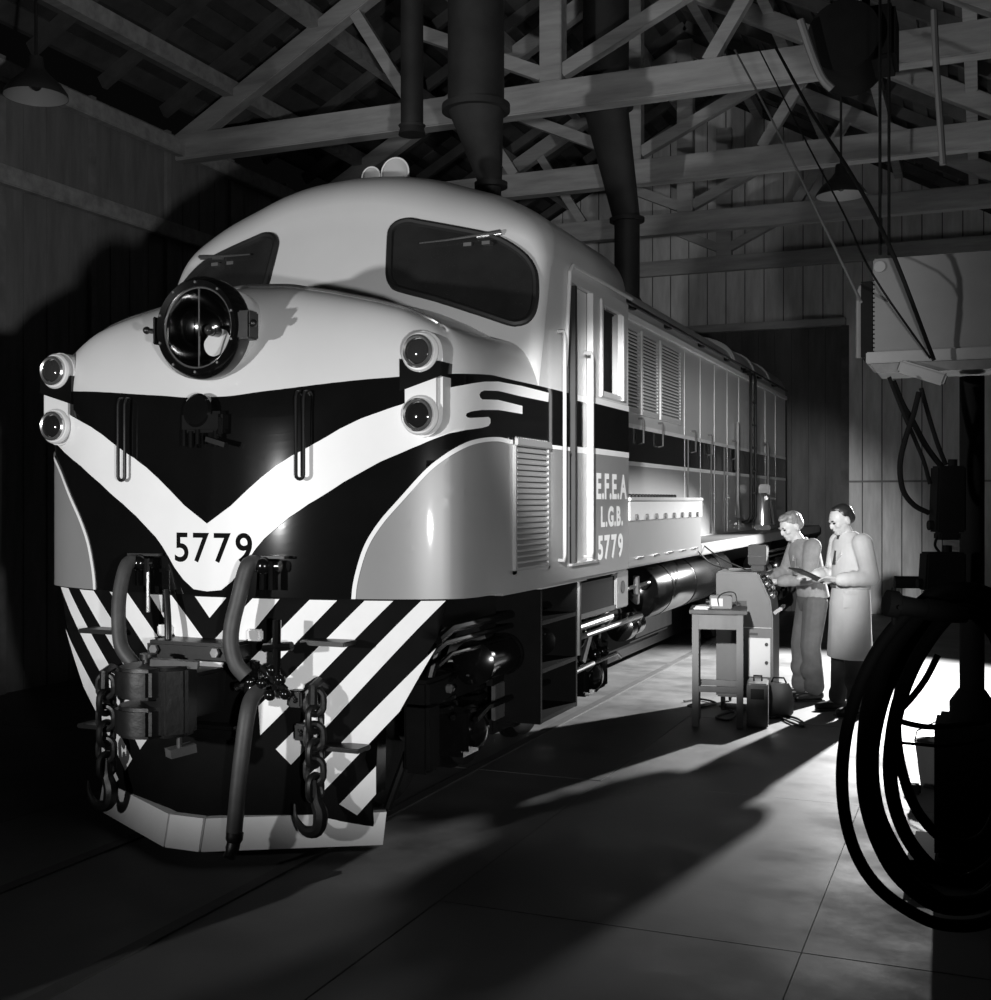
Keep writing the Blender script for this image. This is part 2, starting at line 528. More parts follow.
# ================================================================== THE LOCOMOTIVE (drawing units, scaled by LOCO)
loco = tag(empty('locomotive', (0, 0, 0)), 'streamlined diesel locomotive with striped nose numbered 5779 in the shed', 'locomotive')
W = 1.59; Z0 = 1.165; YC = 2.21
NZC = 2.20                                    # where the nose begins to round over

half = catmull([(0, 0, 0), (.3, .012, 0), (.6, .042, 0), (.97, .115, 0), (1.24, .205, 0), (1.43, .30, 0), (1.53, .38, 0), (1.576, .54, 0), (W, .78, 0), (W, 1.2, 0), (W, 1.7, 0), (W, YC, 0)], 10)
half[0].y = 0
SL = [0.0]
for i in range(1, len(half)): SL.append(SL[-1] + (half[i] - half[i - 1]).length)
SMAX = SL[-1]
_hx = [p.x for p in half]; _hy = [p.y for p in half]


def plan(s):
    a = min(abs(s), SMAX)
    e = .01
    x, y = interp(a, SL, _hx), interp(a, SL, _hy)
    dx = interp(a + e, SL, _hx) - interp(a - e, SL, _hx) if a > e else 1; dy = interp(a + e, SL, _hy) - interp(a - e, SL, _hy) if a > e else 0
    if a >= SMAX - e: dx, dy = 0, 1
    l = math.hypot(dx, dy); nx, ny = dy / l, -dx / l
    sg = 1 if s >= 0 else -1
    return x * sg, y, nx * sg, ny


TX = [0, .3, .6, .9, 1.12, 1.28, 1.40, 1.51, 1.59]
TZF = [3.14, 3.12, 3.06, 2.985, 2.92, 2.84, 2.75, 2.62, 2.5]
TZB = [3.24, 3.22, 3.19, 3.11, 2.99, 2.90, 2.82, 2.70, 2.56]


def S(s, t):
    """the nose skin: s runs around the plan, t 0..1 up the face, 1..2 over the rounded edge, 2..3 back over the top"""
    x, y, nx, ny = plan(s)
    w = smooth(.45, 1.45, abs(s))
    rh = .52 * (1 - w) + .27 * w
    zc = NZC + .27 * w
    dx, dy = -nx, -ny
    xi, yi = x + dx * rh, y + dy * rh
    b = smooth(.5, 2.2, y)
    zt = interp(abs(xi), TX, TZF) * (1 - b) + interp(abs(xi), TX, TZB) * b
    if t <= 1: return Vector((x, y, Z0 + (zc - Z0) * t))
    if t <= 2:
        th = (t - 1) * math.pi / 2
        q = 1 - math.cos(th)
        return Vector((x + dx * rh * q, y + dy * rh * q, zc + (zt - zc) * math.sin(th)))
    k = t - 2; yb = 2.25
    z2 = interp(abs(xi), TX, TZB)
    return Vector((xi * (1 - .02 * k), yi + (max(yb, yi) - yi) * k, zt + (z2 - zt) * k))


def Sn(s, t):
    e = .004
    a = S(s + e, t) - S(s - e, t); b = S(s, t + e) - S(s, t - e)
    n = a.cross(b)
    if n.length < 1e-9: return Vector((0, -1, 0))
    return n.normalized()


svals = sorted(set([round(v, 4) for v in list(np.linspace(0, 1.1, 19)) + list(np.linspace(1.1, 2.2, 34)) + list(np.linspace(2.2, SMAX, 12))]))
svals = [-v for v in reversed(svals[1:])] + svals
tvals = list(np.linspace(0, 1, 9)) + list(np.linspace(1, 2, 17))[1:] + list(np.linspace(2, 3, 6))[1:]
NV = []; NP = []
for t in tvals:
    for s in svals:
        NV.append(S(s, t)); NP.append(Vector((s, t, 0)))
NS = len(svals); NF = []
for i in range(len(tvals) - 1):
    for j in range(NS - 1):
        a = i * NS + j
        NF += [(a, a + 1, a + NS + 1), (a, a + NS + 1, a + NS)]
BV = BVHTree.FromPolygons(NV, NF)
LCAM = LINV @ CAM


def st(px, py, last=[None]):
    """photo pixel -> (s, t) where its ray meets the nose skin"""
    hit, nrm, idx, dist = BV.ray_cast(LCAM, ray(px, py))
    if hit is None: return None
    f = NF[idx]
    q = barycentric_transform(hit, NV[f[0]], NV[f[1]], NV[f[2]], NP[f[0]], NP[f[1]], NP[f[2]])
    return (q.x, q.y)


nm = MB(); nm.add(NV, [(i * NS + j, i * NS + j + 1, (i + 1) * NS + j + 1, (i + 1) * NS + j) for i in range(len(tvals) - 1) for j in range(NS - 1)])
nose = LB(nm, 'nose_shell', 'cream', loco, angle=60)


def decal(name, poly, material, off, parent=nose):
    V, F = flat_mesh(poly, (.045, .045))
    m = MB(); m.add([S(v.x, v.y) + Sn(v.x, v.y) * off for v in V], F)
    o = m.build(name, material, parent, LOCO, recalc=False, angle=60)
    # faces must look outwards
    n = o.data.polygons[0].normal; c = o.data.polygons[0].center
    ref = Vector((0, 3.0 * SC, c.z))
    if n.dot(c - ref) < 0: o.data.flip_normals()
    return o


def pts(lst, cen0=False, cen1=False):
    out = [st(*p) for p in lst]
    out = [q for q in out if q is not None]
    if cen0: out[0] = (0.0, out[0][1])
    if cen1: out[-1] = (0.0, out[-1][1])
    return out


def sym(right):
    """right half from a point on the centre line to a point on the centre line -> whole outline"""
    return right + [(-s, t) for s, t in reversed(right[1:-1])]


top_edge = pts([(p.x, p.y) for p in catmull([(213, 397, 0), (232, 396, 0), (260, 392, 0), (300, 387, 0), (350, 381, 0), (405, 376.5, 0), (447, 374, 0), (470, 374, 0), (490, 375, 0), (503, 378, 0), (530, 384, 0)], 3)], cen0=True)
side_t = (top_edge[-1][1])
top_edge.append((SMAX, top_edge[-1][1]))
outline_px = [(p.x, p.y) for p in catmull([(351, 600.5, 0), (355, 576, 0), (364.5, 545.6, 0), (379.7, 521, 0), (400.6, 497, 0), (426, 469, 0), (446.6, 453, 0), (464.8, 442.5, 0), (481, 438, 0), (497, 437.2, 0), (508, 439.5, 0)], 4)]
outline = pts(outline_px)
outline[0] = (outline[0][0], 0.0)
T_LOW = (2.15 - Z0) / (NZC - Z0)
outline.append((SMAX, outline[-1][1]))
dark = top_edge + list(reversed(outline)) + [(0.0, 0.0)]
decal('dark_band', sym(dark), 'navy', .004)

v_px = [(212, 523.6)] + [(232, 505.5), (247, 491), (262, 477.5), (277, 465.5), (292.5, 455.5), (315, 443.5), (340, 429), (360.5, 419), (380, 412), (402, 404.5), (425, 395), (447.6, 388), (470.8, 383.5), (485, 381.7), (497, 381.7), (520, 386), (547.5, 393), (547, 402), (520, 396.5), (497, 391), (483, 390.5), (479.5, 392), (478, 394.7), (478.8, 397.6), (481, 399.5), (497, 400), (521, 406), (521, 414), (497, 410), (480, 410), (470, 411.5), (465.6, 413.3), (464.7, 415.7), (466, 417.4), (468.8, 418), (487, 417), (489, 419), (489, 423), (487, 426), (481, 427.8), (465, 430), (448.6, 433.5), (420, 445), (400, 453.5), (380, 462), (344, 482), (309, 504), (290, 517), (277, 528), (265, 538.5), (257, 548), (250, 558), (243, 569), (233, 581), (222, 590), (210, 595.5)]
vv = pts(v_px, cen0=True, cen1=False)
vv.append((0.0, max(.004, vv[-1][1] - .01)))
decal('white_v_stripe', sym(vv), 'white_paint', .010)


def off_px(lst, d):
    out = []
    for i, p in enumerate(lst):
        a = Vector(lst[max(0, i - 1)]); b = Vector(lst[min(len(lst) - 1, i + 1)])
        t = (b - a).normalized(); n = Vector((-t.y, t.x))
        out.append((p[0] + n.x * d, p[1] + n.y * d))
    return out


ins = pts(off_px(outline_px, 4.3)); ins[0] = (ins[0][0], 0.0); ins.append((SMAX, ins[-1][1]))
panel = ins + [(SMAX, 0.0)]
for sg in (1, -1):
    m = MB(); rows = []
    for (a, b), (a2, b2) in zip(outline[:-1], outline[1:]):
        nn = max(1, int(abs(a2 - a) / .06))
        for q in range(nn): rows.append((a + (a2 - a) * q / nn, b + (b2 - b) * q / nn))
    rows.append(outline[-1]); low = []
    for (a, b), (a2, b2) in zip(ins[:-1], ins[1:]):
        low.append((a, b))
    def along(poly, f):
        L = [0.0]
        for p, q in zip(poly[:-1], poly[1:]): L.append(L[-1] + math.hypot(q[0] - p[0], q[1] - p[1]))
        return interp(f * L[-1], L, [p[0] for p in poly]), interp(f * L[-1], L, [p[1] for p in poly])
    VV = []; FF = []
    for q in range(121):
        for poly in (outline, ins):
            a, b = along(poly, q / 120); a *= sg
            VV.append(S(a, b) + Sn(a, b) * .013)
        if q: FF.append((2 * q - 2, 2 * q - 1, 2 * q + 1, 2 * q))
    o = MB().add(VV, FF).build('white_lining', 'white_paint', nose, LOCO, recalc=False)
    pz = o.data.polygons[110]
    if pz.normal.x * sg < 0: o.data.flip_normals()
    decal('grey_side_panel', [(s * sg, t) for s, t in panel], 'grey_paint', .009)

# crest moulding over the nose
ms = [S(s, 1.93) + Sn(s, 1.93) * .006 for s in np.linspace(-1.62, 1.62, 60)]
LB(MB().tube(ms, .014, 8), 'crest_moulding', 'bright_steel', loco)

# black figures 5779 on the white V
h = .185
x = -.245
for ch in '5779':
    V, F = text_polys(ch, h / .73, .0035)
    w = max(v.x for v in V) - min(v.x for v in V); x0 = min(v.x for v in V)
    m = MB(); zb = 1.372
    P = []
    for v in V:
        xx = x + (v.x - x0); zz = zb + v.y
        s = xx; P.append(S(s, (zz - Z0) / (NZC - Z0)) + Vector((0, -.011, 0)))
    m.add(P, F); o = m.build('figure', 'stripe_black', loco, LOCO, recalc=False)
    if o.data.polygons[0].normal.y > 0: o.data.flip_normals()
    x += w + .034

# ---- grab irons, centre fitting
for sg in (1, -1):
    x0 = .655 * sg; y = plan(.655)[1]
    a, b = x0 - .026, x0 + .026; zt, zb = 2.40, 1.90
    arc = [(x0 - .026 * math.cos(u), y - .055, zb - .026 * math.sin(u)) for u in np.linspace(0, math.pi, 7)]
    LB(MB().tube([(a, y + .02, zt), (a, y - .045, zt - .01), (a, y - .055, zt - .05)] + arc + [(b, y - .055, zt - .05), (b, y - .045, zt - .01), (b, y + .02, zt)], .011, 8), 'grab_iron', 'black_metal', loco)

cf = LB(MB().box(-.15, .15, -.08, .02, 2.16, 2.29), 'jumper_socket', 'hoist_black', loco, bevel=.02)
LB(MB().lathe([(.10, 0), (.105, .02), (.105, .07), (.09, .085), (.03, .09)], (-.03, -.0, 2.29), (0, -1, .1), 24), 'socket_cover', 'navy', cf)
for (u, z) in ((-.13, 2.13), (-.08, 2.12), (-.03, 2.14), (.1, 2.12), (.13, 2.2)):
    LB(MB().cyl((u, -.06, z - .05), (u, -.06, z + .05), .018, n=8), 'plug', 'gloss_black', cf)
LB(MB().beam((.05, -.08, 2.12), (.2, -.1, 2.08), .03, .03), 'latch', 'black_metal', cf)

# ---- headlight
hl = LB(MB().lathe([(.27, .0), (.285, .12), (.285, .30)], (0, .24, 2.80), (0, -1, 0), 48, cap1=False), 'headlight', 'cream', loco)
hy = -.06; hz = 2.795
LB(MB().lathe([(.29, .06), (.312, .06), (.312, -.03), (.285, -.07), (.25, -.055), (.24, -.02), (.24, .02)], (0, hy, hz), (0, 1, 0), 56, cap0=False, cap1=False), 'headlight_rim', 'gloss_black', hl)
LB(MB().lathe([(.242, -.02), (.232, .02), (.18, .10), (.11, .16), (.05, .185), (.012, .19)], (0, hy, hz), (0, 1, 0), 48, cap0=False), 'reflector', 'reflector', hl)
LB(MB().tube([(.243 * math.cos(a), hy - .04, hz + .243 * math.sin(a)) for a in np.linspace(0, 2 * math.pi, 49)[:-1]], .006, 6, closed=True), 'lens_bead', 'bright_steel', hl)
LB(MB().cyl((0, hy + .10, hz), (0, hy + .16, hz), .035).ball((0, hy + .08, hz), .035), 'headlight_bulb', 'lens_glass', hl)
LB(MB().cyl((0, hy - .03, hz - .24), (0, hy - .03, hz + .24), .005, n=8), 'lens_bar', 'bright_steel', hl)
for k in range(10):
    a = 2 * math.pi * (k + .5) / 10
    LB(MB().cyl((.272 * math.cos(a), hy - .075, hz + .272 * math.sin(a)), (.272 * math.cos(a), hy - .05, hz + .272 * math.sin(a)), .008, n=8), 'rim_screw', 'bright_steel', hl)
for sg in (1, -1):
    c = LB(MB().box(sg * .30 - .02, sg * .30 + .05 * sg + .02, hy - .05, hy + .06, hz - .085, hz + .085), 'rim_clamp', 'black_metal', hl, bevel=.01)
    LB(MB().cyl((sg * .35, hy - .02, hz), (sg * .385, hy - .03, hz + .005), .016, n=8).ball((sg * .39, hy - .03, hz + .006), .024), 'wing_nut', 'black_metal', c)

# ---- marker lamp pods
for sg in (1, -1):
    xc, zc_, pw, ph, yf = 1.355 * sg, 2.43, .262, .625, .185
    pod = LB(MB().prism(stadium(pw, ph, 10), lambda u, v, k: Vector((xc + u, yf if k == 0 else .60, zc_ + v))), 'lamp_pod', 'cream', loco, bevel=.03)
    pb = [(-.131, .13 if sg > 0 else .105), (.131, .105 if sg > 0 else .13), (.131, .02 if sg > 0 else -.06), (-.131, -.06 if sg > 0 else .02)]
    pb = [(u, v + .02) for u, v in pb]
    LB(MB().prism(pb, lambda u, v, k: Vector((xc + u * 1.02, yf - .004 if k == 0 else .55, zc_ + v))), 'pod_band', 'navy', pod)
    for zz, mt_ in ((2.43 + .185, 'lens_glass'), (2.43 - .185, 'lens_red')):
        L = LB(MB().lathe([(.118, .0), (.118, .012), (.108, .026), (.09, .03)], (xc, yf + .003, zz), (0, -1, 0), 36), 'marker_lamp', 'cream', pod)
        LB(MB().lathe([(.098, .015), (.098, .045), (.088, .055), (.076, .05), (.076, .02)], (xc, yf, zz), (0, -1, 0), 36, cap1=False), 'lamp_ring', 'bright_steel', L)
        LB(MB().lathe([(.078, .02), (.07, .042), (.045, .056), (.012, .06)], (xc, yf, zz), (0, -1, 0), 30), 'lens', mt_, L)

# ================================================================== cab
ARC = [(W, Z0), (W, 2.2), (W, 3.0), (W, 3.40), (1.585, 3.50), (1.56, 3.62), (1.51, 3.72), (1.42, 3.82), (1.27, 3.92), (1.09, 4.01), (.85, 4.09), (.6, 4.17), (.32, 4.222), (0, 4.24)]
arc = [(p.x, p.y) for p in catmull([(x, z, 0) for x, z in ARC], 4)]
full = arc + [(-x, z) for x, z in reversed(arc[:-1])]


def CF(x, z):
    return 1.38 + .33 * (abs(x) / W) ** 2.2 + .30 * (z - 3.2)


def inward(i):
    a = Vector(full[max(0, i - 1)]); b = Vector(full[min(len(full) - 1, i + 1)])
    t = (b - a).normalized()
    return Vector((-t.y, t.x))          # outline runs right side -> roof -> left side


rings = []
nin = [inward(i) for i in range(len(full))]
YARC = []
RR = []
for i, (x, z) in enumerate(full):
    up = smooth(3.4, 4.1, z)
    RR.append((.09 + .31 * up, .13 + .49 * up))
ynear = []
for k in range(9):
    th = math.pi / 2 * k / 8
    ring = []
    for i, (x, z) in enumerate(full):
        r, ry = RR[i]; n = nin[i]
        xi, zi = x + n.x * r, z + n.y * r
        d = r * (1 - math.cos(th))
        ring.append(Vector((x + n.x * d, CF(xi, zi) + ry * (1 - math.sin(th)), z + n.y * d)))
    rings.append(ring)
inner = rings[-1]
for k in (.85, .7, .5, .3, .1):
    rings.append([Vector((p.x * k, CF(p.x * k, 3.1 + (p.z - 3.1) * k), 3.1 + (p.z - 3.1) * k)) for p in inner])
cm = MB().rings(rings, closed=False, cap0=False, cap1=False)
cab = LB(cm, 'cab_front', 'cream', loco, angle=60)
YE = 3.83
roof_i = [i for i, (x, z) in enumerate(full) if z >= 3.39]
edge = rings[0]
rm = MB().rings([[edge[i] for i in roof_i], [Vector((full[i][0], 2.9, full[i][1])) for i in roof_i], [Vector((full[i][0], YE - .06, full[i][1])) for i in roof_i], [Vector((full[i][0] * .985, YE, full[i][1] - .05)) for i in roof_i]], closed=False, cap0=False, cap1=False)
LB(rm, 'cab_roof', 'cream', loco, angle=60)
LB(MB().prism([(x * .98, z - .03) for x, z in full], lambda u, v, k: Vector((u, YE - .05 + .05 * k, v))), 'cab_rear_wall', 'side_grey', loco)
LB(MB().box(-1.4, 1.4, 1.7, YE - .06, 1.2, 1.27), 'cab_floor', 'interior', loco)
LB(MB().box(-.05, .05, 1.95, YE - .1, 1.27, 3.9), 'cab_partition', 'interior', loco)

# side skin between nose / cab front and the door, on both sides
for sg in (1, -1):
    xo = W * sg; xi = (W - .05) * sg
    m = MB()
    fr = [edge[i] for i, (x, z) in enumerate(full) if z <= 3.41 and x * sg > 0]
    fr.sort(key=lambda p: p.z)
    for a, b in zip(fr[:-1], fr[1:]):
        if b.z < 2.25: continue
        m.add([(xo, a.y - .03, a.z), (xo, YC + .0, a.z), (xo, YC + .0, b.z), (xo, b.y - .03, b.z)], [(0, 1, 2, 3)])
    LB(m, 'cab_corner_skin', 'cream', loco)

DY0, DY1 = YC, 2.82
for sg in (1, -1):
    def bx(m, y0, y1, z0, z1, d0=0.0, d1=.05):
        return m.box(min(sg * (W - d0), sg * (W - d1)), max(sg * (W - d0), sg * (W - d1)), y0, y1, z0, z1)
    # panel with window hole
    wy0, wy1, wz0, wz1 = 3.04, 3.60, 2.60, 3.32
    m = MB(); bx(m, DY1, wy0, Z0, 3.42); bx(m, wy1, YE, Z0, 3.42); bx(m, wy0, wy1, Z0, wz0); bx(m, wy0, wy1, wz1, 3.42)
    sp = LB(m, 'cab_side_panel', 'side_grey', loco)
    bx2 = lambda y0, y1, z0, z1, d0, d1: bx(MB(), y0, y1, z0, z1, d0, d1)
    LB(bx2(DY1, YE, 2.155, 2.505, -.004, .0), 'dark_band', 'navy', sp)
    LB(bx2(DY1, YE, 2.505, 2.55, -.006, .0), 'white_lining', 'white_paint', sp)
    LB(bx2(DY1, YE, 2.11, 2.155, -.006, .0), 'white_lining', 'white_paint', sp)
    LB(bx2(DY1, YE, Z0, 2.11, -.003, .0), 'grey_lower_panel', 'grey_paint', sp)
    # window
    wf = MB(); bx(wf, wy0 - .03, wy0 + .02, wz0 - .03, wz1 + .03, -.015, .04); bx(wf, wy1 - .02, wy1 + .03, wz0 - .03, wz1 + .03, -.015, .04)
    bx(wf, wy0, wy1, wz0 - .03, wz0 + .02, -.015, .04); bx(wf, wy0, wy1, wz1 - .02, wz1 + .03, -.015, .04)
    w_ = LB(wf, 'side_window', 'side_grey', loco, bevel=.006)
    LB(bx2(wy0, wy1, wz0, wz1, .02, .026), 'pane', 'window_glass', w_)
    LB(bx2(wy1 - .015, wy1 + .035, wz0 - .02, wz1 - .03, -.03, -.012), 'window_slide', 'side_grey', w_)
    # door way
    LB(bx2(DY0, DY1, 3.36, 3.42, 0, .05), 'door_header', 'side_grey', loco)
    sill = LB(bx2(DY0, DY1, Z0, 1.27, -.004, .05), 'door_sill', 'grey_paint', loco)
    LB(bx2(DY0 + .0, DY1 + .05, 1.265, 1.285, -.03, .06), 'sill_plate', 'bright_steel', sill)
    for (y0, y1, dd) in ((DY0 + .03, DY0 + .18, .07), (DY0 + .27, DY1 - .01, .05)):
        d_ = LB(bx2(y0, y1, 1.28, 3.36, dd, dd + .035), 'cab_door', 'side_grey', loco, bevel=.004)
        LB(bx2(y0, y1, 2.155, 2.505, dd - .004, dd), 'dark_band', 'navy', d_)
        LB(bx2(y0, y1, 2.505, 2.55, dd - .005, dd), 'white_lining', 'white_paint', d_)
        LB(bx2(y0, y1, 2.11, 2.155, dd - .005, dd), 'white_lining', 'white_paint', d_)
        LB(bx2(y0, y1, 1.285, 2.11, dd - .003, dd), 'grey_lower_panel', 'grey_paint', d_)
    LB(bx2(DY0 + .225, DY0 + .268, 1.285, 3.36, .02, .09), 'gap_shade_strip', 'rubber', loco)  # black strip painting in the shade of the gap between the door leaves
    LB(bx2(DY0 + .01, DY1, 1.28, 3.36, .55, .57), 'vestibule_back', 'interior', loco)
    LB(bx2(DY0 + .20, DY0 + .24, 1.55, 1.75, .06, .1), 'door_latch', 'steel', loco)
    # gutter and hand rails
    LB(MB().tube([(sg * (W + .012), 1.99 + .12, 3.02 - .3), (sg * (W + .015), 2.20, 3.42), (sg * (W + .02), 2.26, 3.475), (sg * (W + .02), YE + .03, 3.475)], .015, 8), 'roof_gutter', 'cream', loco)
    for y, z1 in ((lx(564, 400, W + .05).y, 2.95), (lx(591.5, 400, W + .05).y, 2.87)):
        LB(MB().tube([(sg * (W - .01), y, z1), (sg * (W + .05), y, z1), (sg * (W + .055), y, z1 - .03), (sg * (W + .055), y, 1.36), (sg * (W + .05), y, 1.32), (sg * (W - .01), y, 1.32)], .014, 8), 'hand_rail', 'rail_grey', loco)
    # air intake louvre on the nose side
    fr_ = MB(); y0, y1, z0, z1 = 1.05, 1.72, 1.27, 2.15
    bx(fr_, y0, y1, z1 - .05, z1, -.045, 0); bx(fr_, y0, y1, z0, z0 + .03, -.03, 0); bx(fr_, y0, y0 + .035, z0, z1, -.03, 0); bx(fr_, y1 - .035, y1, z0, z1, -.03, 0)
    gr = LB(fr_, 'intake_grille', 'grey_paint', loco, bevel=.006)
    LB(bx2(y0, y1, z0, z1, -.008, 0), 'grille_back', 'interior', gr)
    sm_ = MB(); hz_ = (z1 - z0 - .08) / 21
    xa, xb = sg * (W + .008), sg * (W + .032)
    sm_.hexa([(xa, y0 + .035, hz_ * .95), (xb, y0 + .035, 0), (xb, y1 - .035, 0), (xa, y1 - .035, hz_ * .95), (xa, y0 + .035, hz_ * 1.15), (xb, y0 + .035, hz_ * .3), (xb, y1 - .035, hz_ * .3), (xa, y1 - .035, hz_ * 1.15)])
    me = sm_.mesh('slat', 'grey_paint', Matrix.Scale(SC, 4))
    for k in range(21):
        link('slat', me, gr, (0, 0, EYE * (1 - SC) + SC * (z0 + .03 + hz_ * k)))
    bl = MB()
    for k in range(14): bl.ball((sg * (W + .02), y0 + .03 + .046 * k, z1 + .004), .011, n=8, m=5)
    LB(bl, 'grille_bolts', 'black_metal', gr)

# ---- windscreens
ws_px = [(300, 290), (306, 265), (322, 248), (345, 239), (370, 237), (400, 243), (550, 270), (640, 290), (700, 320), (745, 355), (770, 392), (779, 430), (779, 490), (770, 535), (750, 563), (720, 573), (690, 570), (600, 540), (450, 492), (330, 460), (308, 444), (297, 420), (296, 380)]
CBV = BVHTree.FromPolygons([Vector((x, CF(x, z), z)) for z in np.linspace(2.8, 4.1, 40) for x in np.linspace(-1.59, 1.59, 61)],
                           [(i * 61 + j, i * 61 + j + 1, (i + 1) * 61 + j + 1, (i + 1) * 61 + j) for i in range(39) for j in range(60)])
wsp = []
for a, b in ws_px:
    hit = CBV.ray_cast(LCAM, ray(300 + a * .3027, 150 + b * .3027))[0]
    if hit: wsp.append((hit.x, hit.z))
wsp = [(p.x, p.y) for p in catmull([(a, b, 0) for a, b in wsp], 3, closed=True)]
for sg in (1, -1):
    V, F = flat_mesh([(a * sg, b) for a, b in wsp], (.12, .12))
    fwd = Vector((0, -1, .28)).normalized()
    m = MB(); m.add([Vector((v.x, CF(v.x, v.y), v.y)) + fwd * .008 for v in V], F)
    w_ = m.build('windscreen', 'window_glass', loco, LOCO, recalc=False)
    if w_.data.polygons[0].normal.y > 0: w_.data.flip_normals()
    LB(MB().tube([Vector((a * sg, CF(a, b), b)) + fwd * .008 for a, b in wsp], .026, 8, closed=True), 'gasket', 'rubber', w_)
    zmax = max(b for a, b in wsp)
    # wiper: from its spindle above the glass, blade lying across it
    if sg > 0:
        q = [CBV.ray_cast(LCAM, ray(a, b))[0] for a, b in ((503, 234.5), (478, 238.5), (449, 243), (422, 246))]
    else:
        q = [CBV.ray_cast(LCAM, ray(a, b))[0] for a, b in ((203, 259.5), (225, 259), (240, 258), (253, 257))]
    q = [p + fwd * .045 for p in q]
    wp = LB(MB().tube(q, [.016, .011, .008, .006], 6), 'wiper', 'bright_steel', w_)
    LB(MB().beam(q[0] - fwd * .02, q[1] - fwd * .02, .02, .03), 'wiper_blade', 'steel', wp)
    for dx_ in (-.06, .08):
        LB(MB().box(q[1].x + dx_ - .03, q[1].x + dx_ + .03, q[1].y - .01, q[1].y + .06, q[1].z - .07, q[1].z - .045), 'wiper_motor', 'mid_steel', wp)

# ---- horns on the cab roof
for (px, py, r, dy) in ((371, 177, .082, .10), (395, 173, .122, 0)):
    p = ly(px, py, 2.52 + dy)
    hn = LB(MB().lathe([(r, 0), (r * .96, .012), (r * .7, .06), (r * .42, .14), (r * .25, .26), (r * .2, .42)], p, (0, 1, 0), 28, cap0=False), 'horn', 'cream', loco)
    LB(MB().lathe([(r * .98, 0), (r * .68, .06), (r * .4, .14), (.01, .2)], p + Vector((0, .003, 0)), (0, 1, 0), 28, cap0=False), 'horn_throat', 'cream', hn)
    LB(MB().tube([(p.x + r * math.cos(a), p.y, p.z + r * math.sin(a)) for a in np.linspace(0, 2 * math.pi, 33)[:-1]], .007, 6, closed=True), 'horn_lip', 'white_paint', hn)
    LB(MB().cyl((p.x, p.y + .2, p.z), (p.x, p.y + .2, 4.18), .02, n=8), 'horn_foot', 'mid_steel', hn)
LB(MB().box(.05, .5, 3.25, 3.7, 4.17, 4.26), 'roof_hatch', 'gloss_black', loco, bevel=.03)

# lettering on the cab side
for txt, pxs, pys, hgt in (('E.F.E.A', (595.5, 626), 498, .20), ('L.G.B.', (600, 622), 526, .155), ('5779', (597, 622), 559, .185)):
    a = lx(pxs[0], pys, W).y; b = min(lx(pxs[1], pys, W).y, YE - .02); zb = lx(pxs[0], pys, W).z
    widths = []; G = []
    for ch in txt:
        V, F = text_polys(ch, hgt / .73, .010)
        x0 = min(v.x for v in V); w = max(v.x for v in V) - x0
        G.append((V, F, x0, w))
    gap = .018 if '.' in txt else .03
    tot = sum(g[3] for g in G) + gap * (len(G) - 1); k = (b - a) / tot
    y = a
    for V, F, x0, w in G:
        m = MB(); m.add([Vector((W + .008, y + (v.x - x0) * k, zb + v.y)) for v in V], F)
        o = m.build('letter' if '.' in txt else 'figure', 'lettering', loco, LOCO, recalc=False)
        if o.data.polygons[0].normal.x < 0: o.data.flip_normals()
        y += (w + gap) * k

# ================================================================== engine hood
HW = 1.0; YH = 16.8; ZG = 3.70
hp = [(HW, 1.28), (HW, ZG), (.98, ZG + .12), (.87, 3.98), (.62, 4.10), (.3, 4.15), (0, 4.16)]
prof = [(p.x, p.y) for p in catmull([(a, b, 0) for a, b in hp[1:]], 3)]
prof = [(HW, 1.28)] + prof; prof = prof + [(-a, b) for a, b in reversed(prof[:-1])]
hood = LB(MB().prism(prof, lambda u, v, k: Vector((u, YE if k == 0 else YH, v))), 'engine_hood', 'side_grey', loco, angle=25)
LB(MB().prism([(a * 1.0, b + .05) for a, b in prof if b >= ZG + .05], lambda u, v, k: Vector((u, 11.7 if k == 0 else YH - .05, v))), 'radiator_roof', 'side_grey', hood, angle=25)
for y in (11.75, 13.4, 14.9):
    LB(MB().tube([(a * 1.005, y, b + .055) for a, b in prof if b >= ZG + .03], .02, 6), 'roof_rib', 'side_grey', hood)
LB(MB().cyl((0.2, 11.3, 4.0), (.2, 11.3, 4.12), .05, n=10), 'roof_valve', 'steel', hood)
